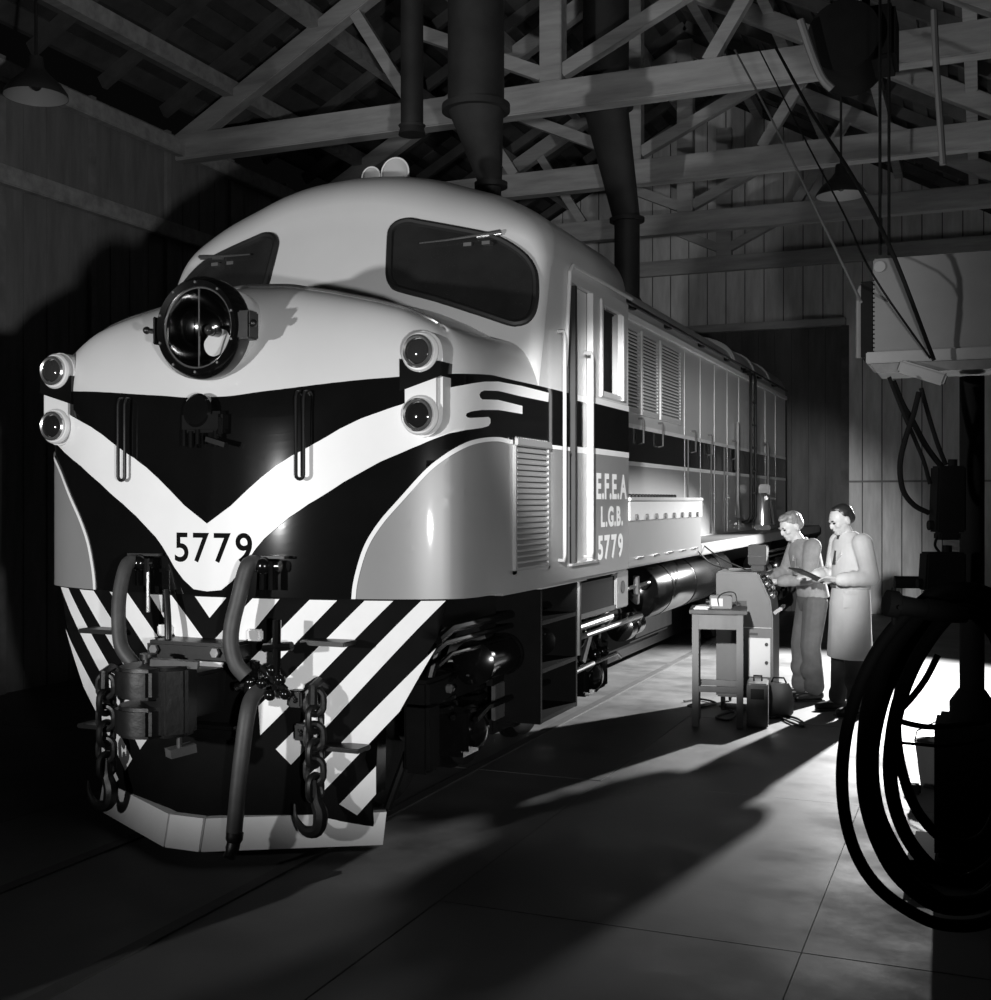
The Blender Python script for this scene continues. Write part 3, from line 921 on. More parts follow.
for sg in (1, -1):
    def hbx(y0, y1, z0, z1, d):
        return MB().box(min(sg * HW, sg * (HW + d)), max(sg * HW, sg * (HW + d)), y0, y1, z0, z1)
    LB(hbx(YE, YH, 2.155, 2.505, .004), 'dark_band', 'navy', hood)
    LB(hbx(YE, YH, 2.505, 2.55, .006), 'white_lining', 'white_paint', hood)
    LB(hbx(YE, YH, 2.11, 2.155, .006), 'white_lining', 'white_paint', hood)
    LB(hbx(YE, YH, 1.285, 2.11, .003), 'grey_lower_panel', 'grey_paint', hood)
    LB(hbx(YE, YH, 3.62, 3.68, .035), 'hood_gutter', 'white_paint', hood)
    rp = [(sg * (HW + .07), y, 3.76) for y in np.linspace(YE, YH - .3, 12)]
    rail = LB(MB().tube(rp, .022, 8), 'roof_rail', 'gloss_black', hood)
    for y in (5.95, 7.5, 9.3, 11.0, 12.3, 13.7, 15.2):
        LB(MB().box(sg * (HW + .035) - .03, sg * (HW + .035) + .045, y - .07, y + .07, 3.725, 3.785), 'rail_bracket', 'gloss_black', rail, bevel=.01)
    # louvre panels
    sl_ = MB(); pitch = .037
    for (y0, y1) in ((5.55, 6.28), (6.44, 7.08), (7.26, 8.18)):
        if sg < 0: continue
        z0, z1 = 2.70, 3.52
        f = MB()
        for q in ((y0 - .04, y0, z0 - .04, z1 + .04), (y1, y1 + .04, z0 - .04, z1 + .04), (y0, y1, z0 - .04, z0), (y0, y1, z1, z1 + .04)):
            f.box(HW, HW + .03, *q)
        lp = LB(f, 'louvre_panel', 'side_grey', hood)
        LB(hbx(y0, y1, z0, z1, .004), 'louvre_back', 'interior', lp)
        ms_ = MB().hexa([(HW + .002, y0, .026), (HW + .03, y0, 0), (HW + .03, y1, 0), (HW + .002, y1, .026), (HW + .002, y0, .040), (HW + .034, y0, .018), (HW + .034, y1, .018), (HW + .002, y1, .040)])
        me = ms_.mesh('slat', 'side_grey', Matrix.Scale(SC, 4))
        for k in range(22):
            link('slat', me, lp, (0, 0, EYE * (1 - SC) + SC * (z0 + pitch * k)))
    # doors along the hood: raised panel seams
    for y in (8.5, 9.4, 10.3, 11.2, 12.1, 13.3, 14.5, 15.6):
        LB(hbx(y, y + .016, 1.3, 3.6, .006), 'panel_seam', 'side_grey' , hood)
    for y in (6.35, 7.2, 8.9, 9.9, 11.6):
        LB(MB().tube([(sg * (HW + .0), y, 2.62), (sg * (HW + .05), y, 2.62), (sg * (HW + .055), y, 2.6), (sg * (HW + .055), y, 2.36), (sg * HW, y, 2.35)], .011, 6), 'door_handle', 'mid_steel', hood)
    for y in (8.62, 10.0, 10.9):
        LB(MB().cyl((sg * (HW + .02), y, 1.3), (sg * (HW + .02), y, 2.5), .012, n=6), 'hinge_rod', 'steel', hood)
    # ladder near the end
    ld = MB()
    for y in (12.35, 12.75):
        ld.tube([(sg * (HW + .02), y, 3.72), (sg * (HW + .12), y, 3.7), (sg * (HW + .14), y, 3.6), (sg * (HW + .14), y, 1.5), (sg * (HW + .1), y, 1.42), (sg * HW, y, 1.42)], .024, 8)
    L_ = LB(ld, 'ladder', 'black_metal', hood)
    for z in (1.85, 2.2, 2.55, 2.9, 3.25):
        LB(MB().cyl((sg * (HW + .14), 12.35, z), (sg * (HW + .14), 12.75, z), .016, n=8), 'rung', 'black_metal', L_)
    LB(MB().tube([(sg * (HW + .02), 14.2, 2.68), (sg * (HW + .09), 14.2, 2.7), (sg * (HW + .1), 14.2, 2.6), (sg * (HW + .1), 14.2, 1.45)], .024, 8), 'grab_pipe', 'mid_steel', hood)
    LB(MB().tube([(sg * (HW + .05), 11.75, 2.9), (sg * (HW + .05), 11.75, 1.75), (sg * (HW + .05), 11.85, 1.5), (sg * (HW + .05), 12.2, 1.46)], .03, 8), 'drain_pipe', 'steel', hood)
    # brake stand with valve, on the running board
    vs_ = LB(MB().box(sg * 1.22 - .13, sg * 1.22 + .13, 12.9, 13.6, 1.28, 1.36), 'valve_stand', 'black_metal', loco, bevel=.02)
    LB(MB().lathe([(.13, 0), (.12, .12), (.12, .42), (.07, .5)], (sg * 1.2, 13.05, 1.36), (0, 0, 1), 18), 'valve_cylinder', 'bright_steel', vs_)
    LB(MB().hexa([(sg * 1.2 - .12, 13.3, 1.36), (sg * 1.2 + .12, 13.3, 1.36), (sg * 1.2 + .12, 13.5, 1.36), (sg * 1.2 - .12, 13.5, 1.36), (sg * 1.2 - .06, 13.3, 1.82), (sg * 1.2 + .06, 13.3, 1.82), (sg * 1.2 + .06, 13.45, 1.82), (sg * 1.2 - .06, 13.45, 1.82)]), 'valve_body', 'gloss_black', vs_)
    LB(MB().box(sg * 1.2 - .09, sg * 1.2 + .09, 13.2, 13.45, 1.82, 2.0), 'valve_head', 'mid_steel', vs_, bevel=.02)
    LB(MB().cyl((sg * 1.28, 12.9, 1.78), (sg * 1.28, 13.6, 1.78), .03, n=10), 'valve_pipe', 'steel', vs_)
    # battery box flush with the cab side
    bx0, bx1 = sorted((sg * HW, sg * W))
    bb = LB(MB().box(bx0, bx1, YE, 6.74, 1.16, 1.74), 'battery_box', 'grey_paint', loco, bevel=.015)
    LB(MB().box(min(sg * (HW + .0), sg * (W + .02)), max(sg * (HW + .0), sg * (W + .02)), YE + .01, 6.76, 1.74, 1.775), 'box_lid', 'side_grey', bb, bevel=.008)
    LB(MB().box(min(sg * W, sg * (W + .012)), max(sg * W, sg * (W + .012)), YE + .01, 6.74, 1.57, 1.735), 'glare_flange', 'white_paint', bb, bevel=.004)  # flange coloured white to stand in for lamp glare on the box
    for k in range(8):
        LB(MB().cyl((sg * (W + .01), YE + .2 + .35 * k, 1.60), (sg * (W + .03), YE + .2 + .35 * k, 1.60), .028, n=10), 'box_bolt', 'mid_steel', bb)
    hb = MB()
    for k in range(16): hb.ball((sg * (W - .01), YE + .08 + .11 * k, 1.785), .02, n=8, m=5)
    LB(hb, 'lid_hinge', 'black_metal', bb)
    for k in range(5):
        y = YE + .25 + .55 * k
        LB(MB().box(min(sg * W, sg * (W + .02)), max(sg * W, sg * (W + .02)), y, y + .22, 1.235, 1.25), 'box_catch', 'bright_steel', bb)
    # running board and sill
    LB(MB().box(min(sg * .7, sg * W), max(sg * .7, sg * W), 6.74, 17.1, 1.15, 1.28), 'running_board', 'board_grey', loco, bevel=.012)
    LB(MB().box(min(sg * 1.2, sg * (W - .02)), max(sg * 1.2, sg * (W - .02)), .95, YE, 1.14, Z0 + .02), 'sole_bar', 'grey_paint', loco)

# ================================================================== underframe and bogies
LB(MB().box(-.75, .75, .5, 16.8, .80, 1.2), 'main_frame', 'black_metal', loco)
for sg in (1, -1):
    xs_ = lambda a, b: (min(sg * a, sg * b), max(sg * a, sg * b))
    # steps below the cab door
    stp = empty('cab_steps'); stp.parent = loco
    for y in (1.80, 2.60): LB(MB().box(*xs_(1.18, 1.52), y, y + .04, .17, 1.15), 'step_side', 'hoist_black', stp, bevel=.004)
    for z in (.19, .54, .88):
        LB(MB().box(*xs_(1.2, 1.52), 1.84, 2.60, z - .015, z + .015), 'tread', 'hoist_black', stp)
    LB(MB().box(*xs_(1.3, 1.56), 1.70, 2.75, 1.13, 1.16), 'step_plate', 'side_grey', stp)
    LB(MB().cyl((sg * 1.5, 2.72, .55), (sg * 1.5, 2.72, 1.13), .025, n=8), 'step_rail', 'mid_steel', stp)
    # jacking bracket beside the steps
    m = MB(); m.box(*xs_(1.32, 1.52), 3.72, 4.08, .82, 1.15); jb = LB(m, 'jacking_bracket', 'grey_paint', loco, bevel=.01)
    LB(MB().lathe([(.055, 0), (.055, .012)], (sg * 1.515, 3.9, 1.0), (sg, 0, 0), 16), 'bracket_hole', 'interior', jb)
    LB(MB().box(*xs_(1.28, 1.50), 2.78, 3.72, .84, 1.12), 'sand_box', 'hoist_black', loco, bevel=.015)
    LB(MB().box(*xs_(1.47, 1.51), 2.75, 3.74, .82, .86), 'sand_box_lip', 'mid_steel', loco)
    for y0, y1, z, r in ((2.7, 3.9, .74, .032), (2.7, 3.4, .40, .02), (3.0, 4.9, .66, .024), (3.9, 5.2, .95, .018)):
        LB(MB().tube([(sg * 1.38, y0, z - .02), (sg * 1.44, y0 + .08, z), (sg * 1.44, y1 - .1, z + .01), (sg * 1.36, y1, z - .06)], r, 10), 'brake_pipe', 'steel', loco)
    for y in (3.15, 3.55, 4.2, 4.45):
        LB(MB().tube([(sg * 1.12, y, .52), (sg * 1.17, y + .02, .38), (sg * 1.17, y + .05, .1), (sg * 1.08, y + .03, .0)], .035, 8).ball((sg * 1.17, y + .02, .36), .06, n=10, m=7), 'brake_rigging', 'gloss_black', loco)

RW = .56; AX = ZF + .035 + RW


def bogie(yc, detail):
    b = empty('bogie'); b.parent = loco
    for y in (yc - 1.35, yc, yc + 1.35):
        for sg in (1, -1):
            LB(MB().lathe([(.12, -.1), (.12, .0), (RW * .62, .02), (RW * .88, .0), (RW, -.0), (RW, .10), (RW + .035, .105), (RW + .035, .14), (RW * .85, .14), (.1, .12)], (sg * .56, y, AX), (-sg, 0, 0), 36), 'wheel', 'cast_iron', b)
        LB(MB().cyl((-.95, y, AX), (.95, y, AX), .09), 'axle', 'cast_iron', b)
        for sg in (1, -1):
            if sg < 0 and not detail: continue
            ab = LB(MB().box(min(sg * .92, sg * 1.2), max(sg * .92, sg * 1.2), y - .17, y + .17, AX - .17, AX + .17), 'axle_box', 'gloss_black', b, bevel=.04)
            LB(MB().lathe([(.12, 0), (.12, .03), (.07, .07), (.015, .08)], (sg * 1.2, y, AX), (sg, 0, 0), 20), 'axle_box_cover', 'gloss_black', ab)
            for dy in (-.27, .27):
                path = [Vector((sg * 1.06 + .085 * math.cos(a), y + dy + .085 * math.sin(a), AX + .12 + .30 * a / (2 * math.pi * 4.5))) for a in np.linspace(0, 2 * math.pi * 4.5, 60)]
                LB(MB().tube(path, .022, 6), 'coil_spring', 'gloss_black', b)
    for sg in (1, -1):
        x0, x1 = sorted((sg * .96, sg * 1.14))
        sf = MB().box(x0, x1, yc - 2.0, yc + 2.0, .42, .60)
        for y in (yc - .68, yc + .68): sf.box(x0, x1, y - .18, y + .18, .05, .45)
        for y in (yc - 1.9, yc + 1.9): sf.box(x0, x1, y - .1, y + .1, .0, .45)
        sf_ = LB(sf, 'side_frame', 'hoist_black', b, bevel=.025)
        for k in range(9):
            LB(MB().cyl((sg * 1.13, yc - 1.7 + .42 * k, .51), (sg * 1.165, yc - 1.7 + .42 * k, .51), .03, n=8), 'frame_bolt', 'mid_steel', sf_)
        for y0, y1, r, z in ((yc - .1, yc + .45, .17, .66), (yc + .95, yc + 1.55, .15, .72), (yc - 1.5, yc - .95, .15, .66)):
            c = LB(MB().lathe([(r * .5, -.06), (r, -.02), (r, .03), (r * .92, .04), (r * .92, y1 - y0 - .04), (r, y1 - y0 - .03), (r, y1 - y0), (r * .5, y1 - y0 + .05), (.03, y1 - y0 + .06)], (sg * 1.25, y0, z), (0, 1, 0), 24), 'brake_cylinder', 'gloss_black', b)
            LB(MB().cyl((sg * 1.25, y1 + .04, z), (sg * 1.25, y1 + .34, z - .02), .035, n=10), 'push_rod', 'steel', c)
        LB(MB().beam((sg * 1.27, yc + .8, .86), (sg * 1.3, yc + .92, .62), .03, .05).beam((sg * 1.3, yc + .92, .62), (sg * 1.27, yc + .8, .38), .03, .05), 'brake_lever', 'steel', b)
        for z, r, a_, b_ in ((.94, .03, -2.2, 2.0), (.86, .02, -2.3, .9), (.35, .022, -1.6, 1.9), (.78, .016, -2.2, -.2)):
            LB(MB().tube([(sg * 1.3, yc + a_, z - .05), (sg * 1.3, yc + a_ + .2, z), (sg * 1.3, yc + b_ - .2, z), (sg * 1.28, yc + b_, z - .06)], r, 8), 'air_pipe', 'gloss_black', b)
        for y in (yc - 1.9, yc - .62, yc + .62, yc + 1.9):
            LB(MB().hexa([(sg * .7 - .05, y - .07, AX - .35), (sg * .7 + .05, y - .07, AX - .35), (sg * .7 + .05, y + .07, AX - .35), (sg * .7 - .05, y + .07, AX - .35), (sg * .72 - .05, y - .05, AX + .35), (sg * .72 + .05, y - .05, AX + .35), (sg * .72 + .05, y + .05, AX + .35), (sg * .72 - .05, y + .05, AX + .35)]), 'brake_hanger', 'gloss_black', b)
    return b


b1 = bogie(2.75, True)
bogie(13.9, False)
# pale plate hung on the front axle box, and sanding pipes
pl = lx(504, 700, 1.25)
LB(MB().box(1.22, 1.25, pl.y - .17, pl.y + .17, pl.z - .12, pl.z + .13), 'axle_box_plate', 'mid_steel', b1, bevel=.006)
LB(MB().beam((1.22, pl.y - .2, pl.z + .15), (1.22, pl.y + .4, pl.z + .2), .05, .05), 'plate_arm', 'black_metal', b1)
for sg in (1, -1):
    LB(MB().tube([(sg * 1.1, 1.0, 1.1), (sg * 1.12, .95, .8), (sg * 1.0, .9, .3), (sg * .8, .85, ZF + .15)], .03, 8), 'sand_pipe', 'black_metal', b1)
# air tanks and fuel tank under the running board
for sg in (1, -1):
    tk = LB(MB().lathe([(.02, -.09), (.18, -.07), (.27, 0), (.285, .03), (.285, 3.8), (.27, 3.83), (.18, 3.9), (.02, 3.92)], (sg * 1.2, 5.3, .84), (0, 1, 0), 36), 'air_tank', 'gloss_black', loco)
    for y in (5.9, 7.0, 8.4):
        LB(MB().lathe([(.292, 0), (.292, .07)], (sg * 1.2, y, .84), (0, 1, 0), 36), 'tank_strap', 'gloss_black', tk)
    LB(MB().tube([(sg * 1.45, 4.6, 1.05), (sg * 1.45, 4.62, .9), (sg * 1.4, 4.8, .8), (sg * 1.2, 5.2, .84)], .03, 8), 'tank_pipe', 'steel', tk)
LB(MB().box(-.35, .35, 5.6, 10.6, ZF + .35, .6), 'fuel_tank', 'hoist_black', loco, bevel=.06)
for k, (y, r) in enumerate(((4.5, .13), (4.85, .11))):
    LB(MB().lathe([(.04, -.03), (r, 0), (r, .18), (.04, .22)], (1.32, y, .58), (0, 1, 0), 24), 'air_filter', 'gloss_black', loco)
LB(MB().box(-.16, .16, .9, 16.5, ZF + .15, .3), 'centre_sill', 'black_metal', loco)
LB(MB().box(-.6, .6, 16.7, 17.2, .9, 1.25), 'rear_beam', 'black_metal', loco)


# ================================================================== pilot, coupler, hoses, chains
def PIL(x, z):
    """the pilot sheet: follows the nose at the top, a shallow plough V at the bottom"""
    ax = abs(x)
    yt = plan(interp(ax, _hx[:95], SL[:95]))[1] + .03
    yb = -.20 + max(0, ax - .10) * .56
    k = min(1, max(0, (Z0 - z) / 1.5))
    k = .25 * k + .75 * k * k
    return yt * (1 - k) + yb * k


PO = [(1.47, Z0 + .03), (1.40, .93), (1.28, .72), (1.12, .49), (1.00, .34), (.975, .20), (1.0, .10), (1.0, -.2), (.97, ZF + .09)]
pil_poly = PO + [(-x, z) for x, z in reversed(PO)]
V, F = flat_mesh(pil_poly, (.1, .1))
m = MB(); m.add([Vector((v.x, PIL(v.x, v.y), v.y)) for v in V], F)
pilot = m.build('pilot', 'stripe_black', loco, LOCO, recalc=False, angle=60)
if pilot.data.polygons[0].normal.y > 0: pilot.data.flip_normals()
mod = pilot.modifiers.new('t', 'SOLIDIFY'); mod.thickness = .02 * SC; mod.offset = -1

gx = np.linspace(-1.55, 1.55, 63); gz = np.linspace(ZF, Z0 + .05, 40)
PBV = BVHTree.FromPolygons([Vector((x, PIL(x, z), z)) for z in gz for x in gx],
                           [(i * 63 + j, i * 63 + j + 1, (i + 1) * 63 + j + 1, (i + 1) * 63 + j) for i in range(39) for j in range(62)])


def pxz(px, py):
    h = PBV.ray_cast(LCAM, ray(px, py))[0]
    return (h.x, h.z) if h else None


def stripe(poly, off=.006):
    V, F = flat_mesh(poly, (.1, .1))
    m = MB(); m.add([Vector((v.x, PIL(v.x, v.y) - off, v.y)) for v in V], F)
    o = m.build('white_stripe', 'stripe_white', pilot, LOCO, recalc=False, angle=60)
    if o.data.polygons[0].normal.y > 0: o.data.flip_normals()
    return o


zt = Z0 - .012
def P_(px, py, top=False, cen=False):
    q = pxz(px, py)
    return (0.0 if cen else q[0], zt if top else q[1])


tri = [P_(227, 597, True), P_(209.6, 617.8, cen=True)]
stripe([(-tri[0][0], zt), tri[0], tri[1]])
c1 = P_(209.6, 645.6, cen=True); c2 = P_(221, 668)
r1 = [P_(253, 597.6, True), P_(280, 598.6, True), (.02, c2[1] - .10)]
stripe([c1, r1[0], r1[1], r1[2], (-.02, c2[1] - .10), (-r1[1][0], zt), (-r1[0][0], zt)])
for right in ([P_(310, 598.6, True), P_(337.6, 598.8, True), P_(257.6, 683), P_(243, 668)],
              [P_(365, 599, True), P_(393.6, 600, True), P_(260.8, 735), P_(259, 706)],
              [P_(421.5, 600, True), P_(454, 600.7, True), P_(291.5, 764.5), P_(276.3, 749)],
              [P_(436.5, 648), P_(400, 711.5), P_(323, 792), P_(307, 777)],
              [P_(376.5, 766), P_(376.5, 794), P_(357.6, 815), P_(339.8, 804)]):
    stripe([(min(x, 1.45), z) for x, z in right]); stripe([(-min(x, 1.45), z) for x, z in reversed(right)])

# white plough lip along the bottom edge, three flat facets
lip = empty('plough_lip'); lip.parent = loco
zb, zt2 = ZF + .085, ZF + .27
for (xa, ya, xb, yb) in ((-1.06, .30, -.12, -.235), (-.12, -.235, .12, -.235), (.12, -.235, 1.04, .315)):
    d = Vector((xb - xa, yb - ya, 0)).normalized(); n = Vector((d.y, -d.x, 0)) * .03
    a = Vector((xa, ya, zb)); b = Vector((xb, yb, zb)); hh = Vector((0, .05, zt2 - zb))
    LB(MB().hexa([a + n, b + n, b - n, a - n, a + n + hh, b + n + hh * 1, b - n + hh, a - n + hh]), 'lip_plate', 'stripe_white', lip)

# steps and lamp brackets on the pilot
for (px, py, wv, tilt) in ((335, 641, .30, 0), (352, 745, .26, 0)):
    x, z = pxz(px, py)
    for sg in (1, -1):
        y = PIL(x, z)
        LB(MB().box(x * sg - wv / 2, x * sg + wv / 2, y - .16, y, z - .014, z + .014), 'pilot_step', 'black_metal', pilot, bevel=.006)
x, z = pxz(263, 700)
for sg in (1, -1):
    LB(MB().box(sg * .33 - .05, sg * .33 + .05, PIL(.33, .95) - .05, PIL(.33, .95), .90, .97), 'lamp_bracket', 'stripe_white', pilot, bevel=.01)

# ---- coupler
cz = .60
cp = LB(MB().box(-.13, .13, -.38, .6, cz - .13, cz + .13), 'coupler', 'cast_iron', loco, bevel=.02)
LB(MB().box(-.30, .30, -.22, .05, cz + .19, cz + .30), 'coupler_carrier', 'black_metal', cp, bevel=.02)
LB(MB().box(-.30, .30, -.16, .05, cz - .28, cz - .2), 'coupler_stirrup', 'black_metal', cp, bevel=.02)
LB(MB().prism([(-.17, 0), (.19, 0), (.21, -.14), (.13, -.25), (.02, -.22), (-.10, -.12), (-.16, -.10)], lambda u, v, k: Vector((u, v - .36, cz - .2 + .40 * k))), 'coupler_head', 'cast_iron', cp, bevel=.02)
kn = LB(MB().prism([(-.20, -.28), (-.245, -.40), (-.245, -.52), (-.20, -.62), (-.12, -.68), (-.02, -.69), (.07, -.66), (.10, -.58), (.07, -.52), (.02, -.48), (.0, -.38), (.0, -.28)], lambda u, v, k: Vector((u, v, cz - .20 + .175 * k))), 'knuckle', 'cast_iron', cp, bevel=.02)
LB(MB().prism([(-.20, -.28), (-.245, -.40), (-.245, -.52), (-.20, -.62), (-.12, -.68), (-.02, -.69), (.07, -.66), (.10, -.58), (.07, -.52), (.02, -.48), (.0, -.38), (.0, -.28)], lambda u, v, k: Vector((u, v, cz + .02 + .175 * k))), 'knuckle', 'cast_iron', cp, bevel=.02)
LB(MB().cyl((-.12, -.42, cz - .24), (-.12, -.42, cz + .22), .035).cyl((-.12, -.42, cz + .22), (-.12, -.42, cz + .25), .05), 'knuckle_pin', 'cast_iron', cp)
LB(MB().cyl((.16, -.5, cz - .28), (.16, -.5, cz + .2), .016, n=8), 'lift_rod', 'steel', cp)
LB(MB().beam((.12, -.55, cz - .29), (.2, -.42, cz - .27), .09, .05), 'lock_lifter', 'mid_steel', cp)
LB(MB().beam((-.02, -.52, cz + .22), (.22, -.4, cz + .2), .08, .04), 'top_lever', 'mid_steel', cp)
for u in (-.22, .22):
    LB(MB().cyl((u, -.23, cz + .25), (u, -.25, cz + .25), .03, n=6), 'carrier_nut', 'steel', cp)


# ---- brake hoses and cocks
def hose_at(name, pxl, x0, dy, r, parent, mt='hose_rubber', xk=None):
    """photo pixels along the hose; the hose hangs dy in front of the pilot"""
    P = []
    for i, (px, py) in enumerate(pxl):
        d = dy if not isinstance(dy, (list, tuple)) else dy[i]
        q = ly(px, py, d); P.append(q)
    return LB(MB().tube(catmull(P, 5), r, 12), name, mt, parent)


for side, hp_, dys in (('r', [(264, 566), (252, 563), (246, 570), (238, 600), (232, 625), (231, 645), (236, 664), (246, 676)], [-.02, -.08, -.12, -.16, -.18, -.2, -.2, -.18]),
                       ('l', [(140, 563), (130, 562), (124, 572), (119, 600), (119, 630), (122, 648), (132, 662), (143, 676), (152, 680)], [-.02, -.1, -.16, -.22, -.26, -.28, -.28, -.26, -.2])):
    hs = hose_at('brake_hose', hp_, 0, dys, .048 if side == 'r' else .044, loco)
    # angle cock at the top
    q = ly(hp_[0][0], hp_[0][1], -.05)
    c = LB(MB().cyl(q + Vector((-.10, 0, .0)), q + Vector((.10, .02, 0)), .035, n=12).cyl(q + Vector((0, .0, -.02)), q + Vector((0, .12, 0)), .045, n=12).ball(q, .055), 'angle_cock', 'gloss_black', hs)
    for dx in (.0, .06):
        LB(MB().cyl(q + Vector((dx, -.01, -.14)), q + Vector((dx, -.01, .03)), .022, n=8), 'cock_handle', 'gloss_black', c)
    LB(MB().box(q.x - .1, q.x + .14, q.y + .0, q.y + .05, q.z + .045, q.z + .06), 'cock_bracket', 'black_metal', c)
# pipe loops left of the coupler
hose_at('air_pipe', [(166, 590), (168, 625), (167, 648), (160, 664), (150, 676)], 0, [-.05, -.1, -.12, -.12, -.1], .022, loco, 'black_metal')
hose_at('air_pipe', [(148, 572), (148, 590), (148, 612)], 0, [-.08, -.08, -.08], .012, loco, 'steel')
# long hose hanging to the ground in front of the plough
hs = hose_at('brake_hose', [(258, 690), (251, 700), (247, 716), (243, 745), (239, 780), (236, 812), (234, 834)], 0, [-.12, -.2, -.26, -.3, -.32, -.33, -.33], .047, loco)
LB(MB().tube(catmull([ly(235, 832, -.33), ly(233, 846, -.34), ly(229, 858, -.38)], 4), [.05] * 3 + [.04] * 3 + [.034] * 3, 12), 'hose_coupling', 'cast_iron', hs)
q = ly(255, 688, -.1)
c = LB(MB().ball(q, .07).cyl(q + Vector((0, 0, -.1)), q + Vector((0, 0, .16)), .03, n=10).cyl(q + Vector((-.12, -.02, .0)), q + Vector((.14, .02, .05)), .028, n=10), 'angle_cock', 'gloss_black', hs)
for a_, b_ in (((277, 620), (276, 690)), ((264, 648), (292, 646)), ((262, 668), (285, 690))):
    LB(MB().cyl(ly(a_[0], a_[1], -.14), ly(b_[0], b_[1], -.14), .026, n=8), 'cock_pipe', 'gloss_black', c)
for px, py in ((262, 683), (270, 695), (280, 680), (272, 670), (250, 682), (285, 694)):
    LB(MB().ball(ly(px, py, -.15), .035, n=10, m=7), 'pipe_union', 'gloss_black', c)


# ---- safety chains with hooks
def chain(x, ztop, zbot, y0):
    ch = empty('safety_chain'); ch.parent = loco
    n = 6; step = (ztop - zbot) / n
    for k in range(n):
        z = ztop - step * (k + .5); hh = step * .72; ww = .052
        lk = []
        for a in np.linspace(0, 2 * math.pi, 21)[:-1]:
            u = ww * math.cos(a); v = (hh - ww) * (1 if math.sin(a) > 0 else -1) * (1 if abs(math.sin(a)) > 1e-6 else 0) + ww * math.sin(a)
            lk.append((x + (u if k % 2 == 0 else u * .25), y0 + (u * .25 if k % 2 == 0 else u), z + v))
        LB(MB().tube(lk, .021, 8, closed=True), 'chain_link', 'cast_iron', ch)
    LB(MB().tube([(x, y0 + .14, ztop + .02), (x, y0 + .05, ztop + .06), (x, y0 - .02, ztop + .04), (x, y0 - .02, ztop - .06)], .03, 8), 'chain_eye', 'cast_iron', ch)
    hk = catmull([(x, y0, zbot + .10), (x + .01, y0, zbot - .02), (x + .045, y0 - .01, zbot - .10), (x + .03, y0 - .02, zbot - .19), (x - .05, y0 - .03, zbot - .20), (x - .11, y0 - .03, zbot - .13), (x - .12, y0 - .03, zbot - .05)], 4)
    LB(MB().tube(hk, [.026, .028, .03, .033, .036, .04, .042, .044, .045, .045, .044, .042, .04, .038, .036, .034, .03, .026, .022, .018, .014, .012, .01, .008, .005], 8), 'chain_hook', 'cast_iron', ch)


x, z = pxz(326, 690); x2, z2 = pxz(320, 800)
for sg in (1, -1):
    chain(sg * x, z + .0, z2 + .06, PIL(x, .4) - .14)
for (px, py) in ((302, 697), (308, 730)):
    x, z = pxz(px, py)
    for sg in (1, -1):
        LB(MB().box(sg * x - .045, sg * x + .045, PIL(x, z) - .09, PIL(x, z), z - .05, z + .05).cyl((sg * x, PIL(x, z) - .12, z), (sg * x, PIL(x, z), z), .025, n=8), 'chain_clip', 'black_metal', pilot, bevel=.012)

# rails the locomotive stands on
for sg in (1, -1):
    t = tag(MB().box(sg * .5 - .035, sg * .5 + .035, -3.5, YB - .1, -.01, .008).build('rail', 'pit_floor'), 'steel rail flush in the concrete under the locomotive, %s side' % ('right-hand' if sg > 0 else 'left-hand'), 'rail', 'rails of the shed track')


# ================================================================== test console, table, small things
cb = ground(716, 711); cX, cY = cb.x + .0, cb.y
con = tag(empty('test_console', (cX, cY, 0)), 'grey metal test console with sloping panel between the bench and the men', 'console')
cw, cd, chh = .46, .62, 1.155
con_rot = R(4)
con.rotation_euler = (0, 0, con_rot)
MB().prism([(0, .12), (cw, .12), (cw, .78), (cw - .02, .93), (cw - .12, chh), (0, chh)], lambda u, v, k: Vector((u, 0 if k == 0 else cd, v))).build('cabinet', 'console_grey', con, bevel=.012)
MB().box(.26, cw - .02, -.006, 0, .30, .62).build('lower_door', 'console_light', con, bevel=.004)
for z in (.42, .57): MB().cyl((cw - .05, -.03, z), (cw - .05, -.004, z), .014, n=10).build('door_knob', 'black_metal', con)
MB().box(.10, cw - .01, -.008, 0, .70, .705).build('panel_joint', 'console_light', con)
MB().box(.16, .25, -.006, 0, .86, .92).build('name_plate', 'black_metal', con)
MB().box(.27, .34, -.006, 0, .64, .66).build('vent', 'black_metal', con)
MB().cyl((.22, -.012, .6), (.22, 0, .6), .014, n=10).build('socket', 'black_metal', con)
for i in range(4):
    for j in range(2):
        p = Vector((cw - .095 + .022 * i * .9, .12 + .24 * j, chh - .06 - .045 * i))
        MB().lathe([(.03, 0), (.03, .02), (.02, .03)], p + Vector((.01, 0, .0)), (.75, 0, .5), 12).build('gauge', 'bright_steel' if (i + j) % 2 else 'black_metal', con)
MB().beam((cw + .005, .05, .82), (cw + .06, .05, .86), .03, .03).beam((cw + .06, .02, .86), (cw + .06, .34, .86), .025, .025).build('control_handle', 'bright_steel', con)
for x in (.05, cw - .05):
    for y in (.06, cd - .06):
        MB().cyl((x, y, .03), (x, y, .13), .02, n=8).build('caster_post', 'black_metal', con)
        MB().cyl((x - .012, y, .035), (x + .012, y, .035), .034, n=14).build('caster', 'rubber', con)
ptz = chh + .0
pt_ = tag(empty('projector_head', (cX + .30, cY + .28, chh)), 'small black box instrument standing on top of the grey console', 'instrument')
MB().box(-.075, .075, -.07, .07, .05, .22).build('case', 'rubber', pt_, bevel=.008)
MB().box(-.055, .055, -.05, .05, 0, .05).build('foot', 'rubber', pt_, bevel=.006)
MB().box(-.078, .078, -.073, .073, .12, .128).build('case_band', 'black_metal', pt_)

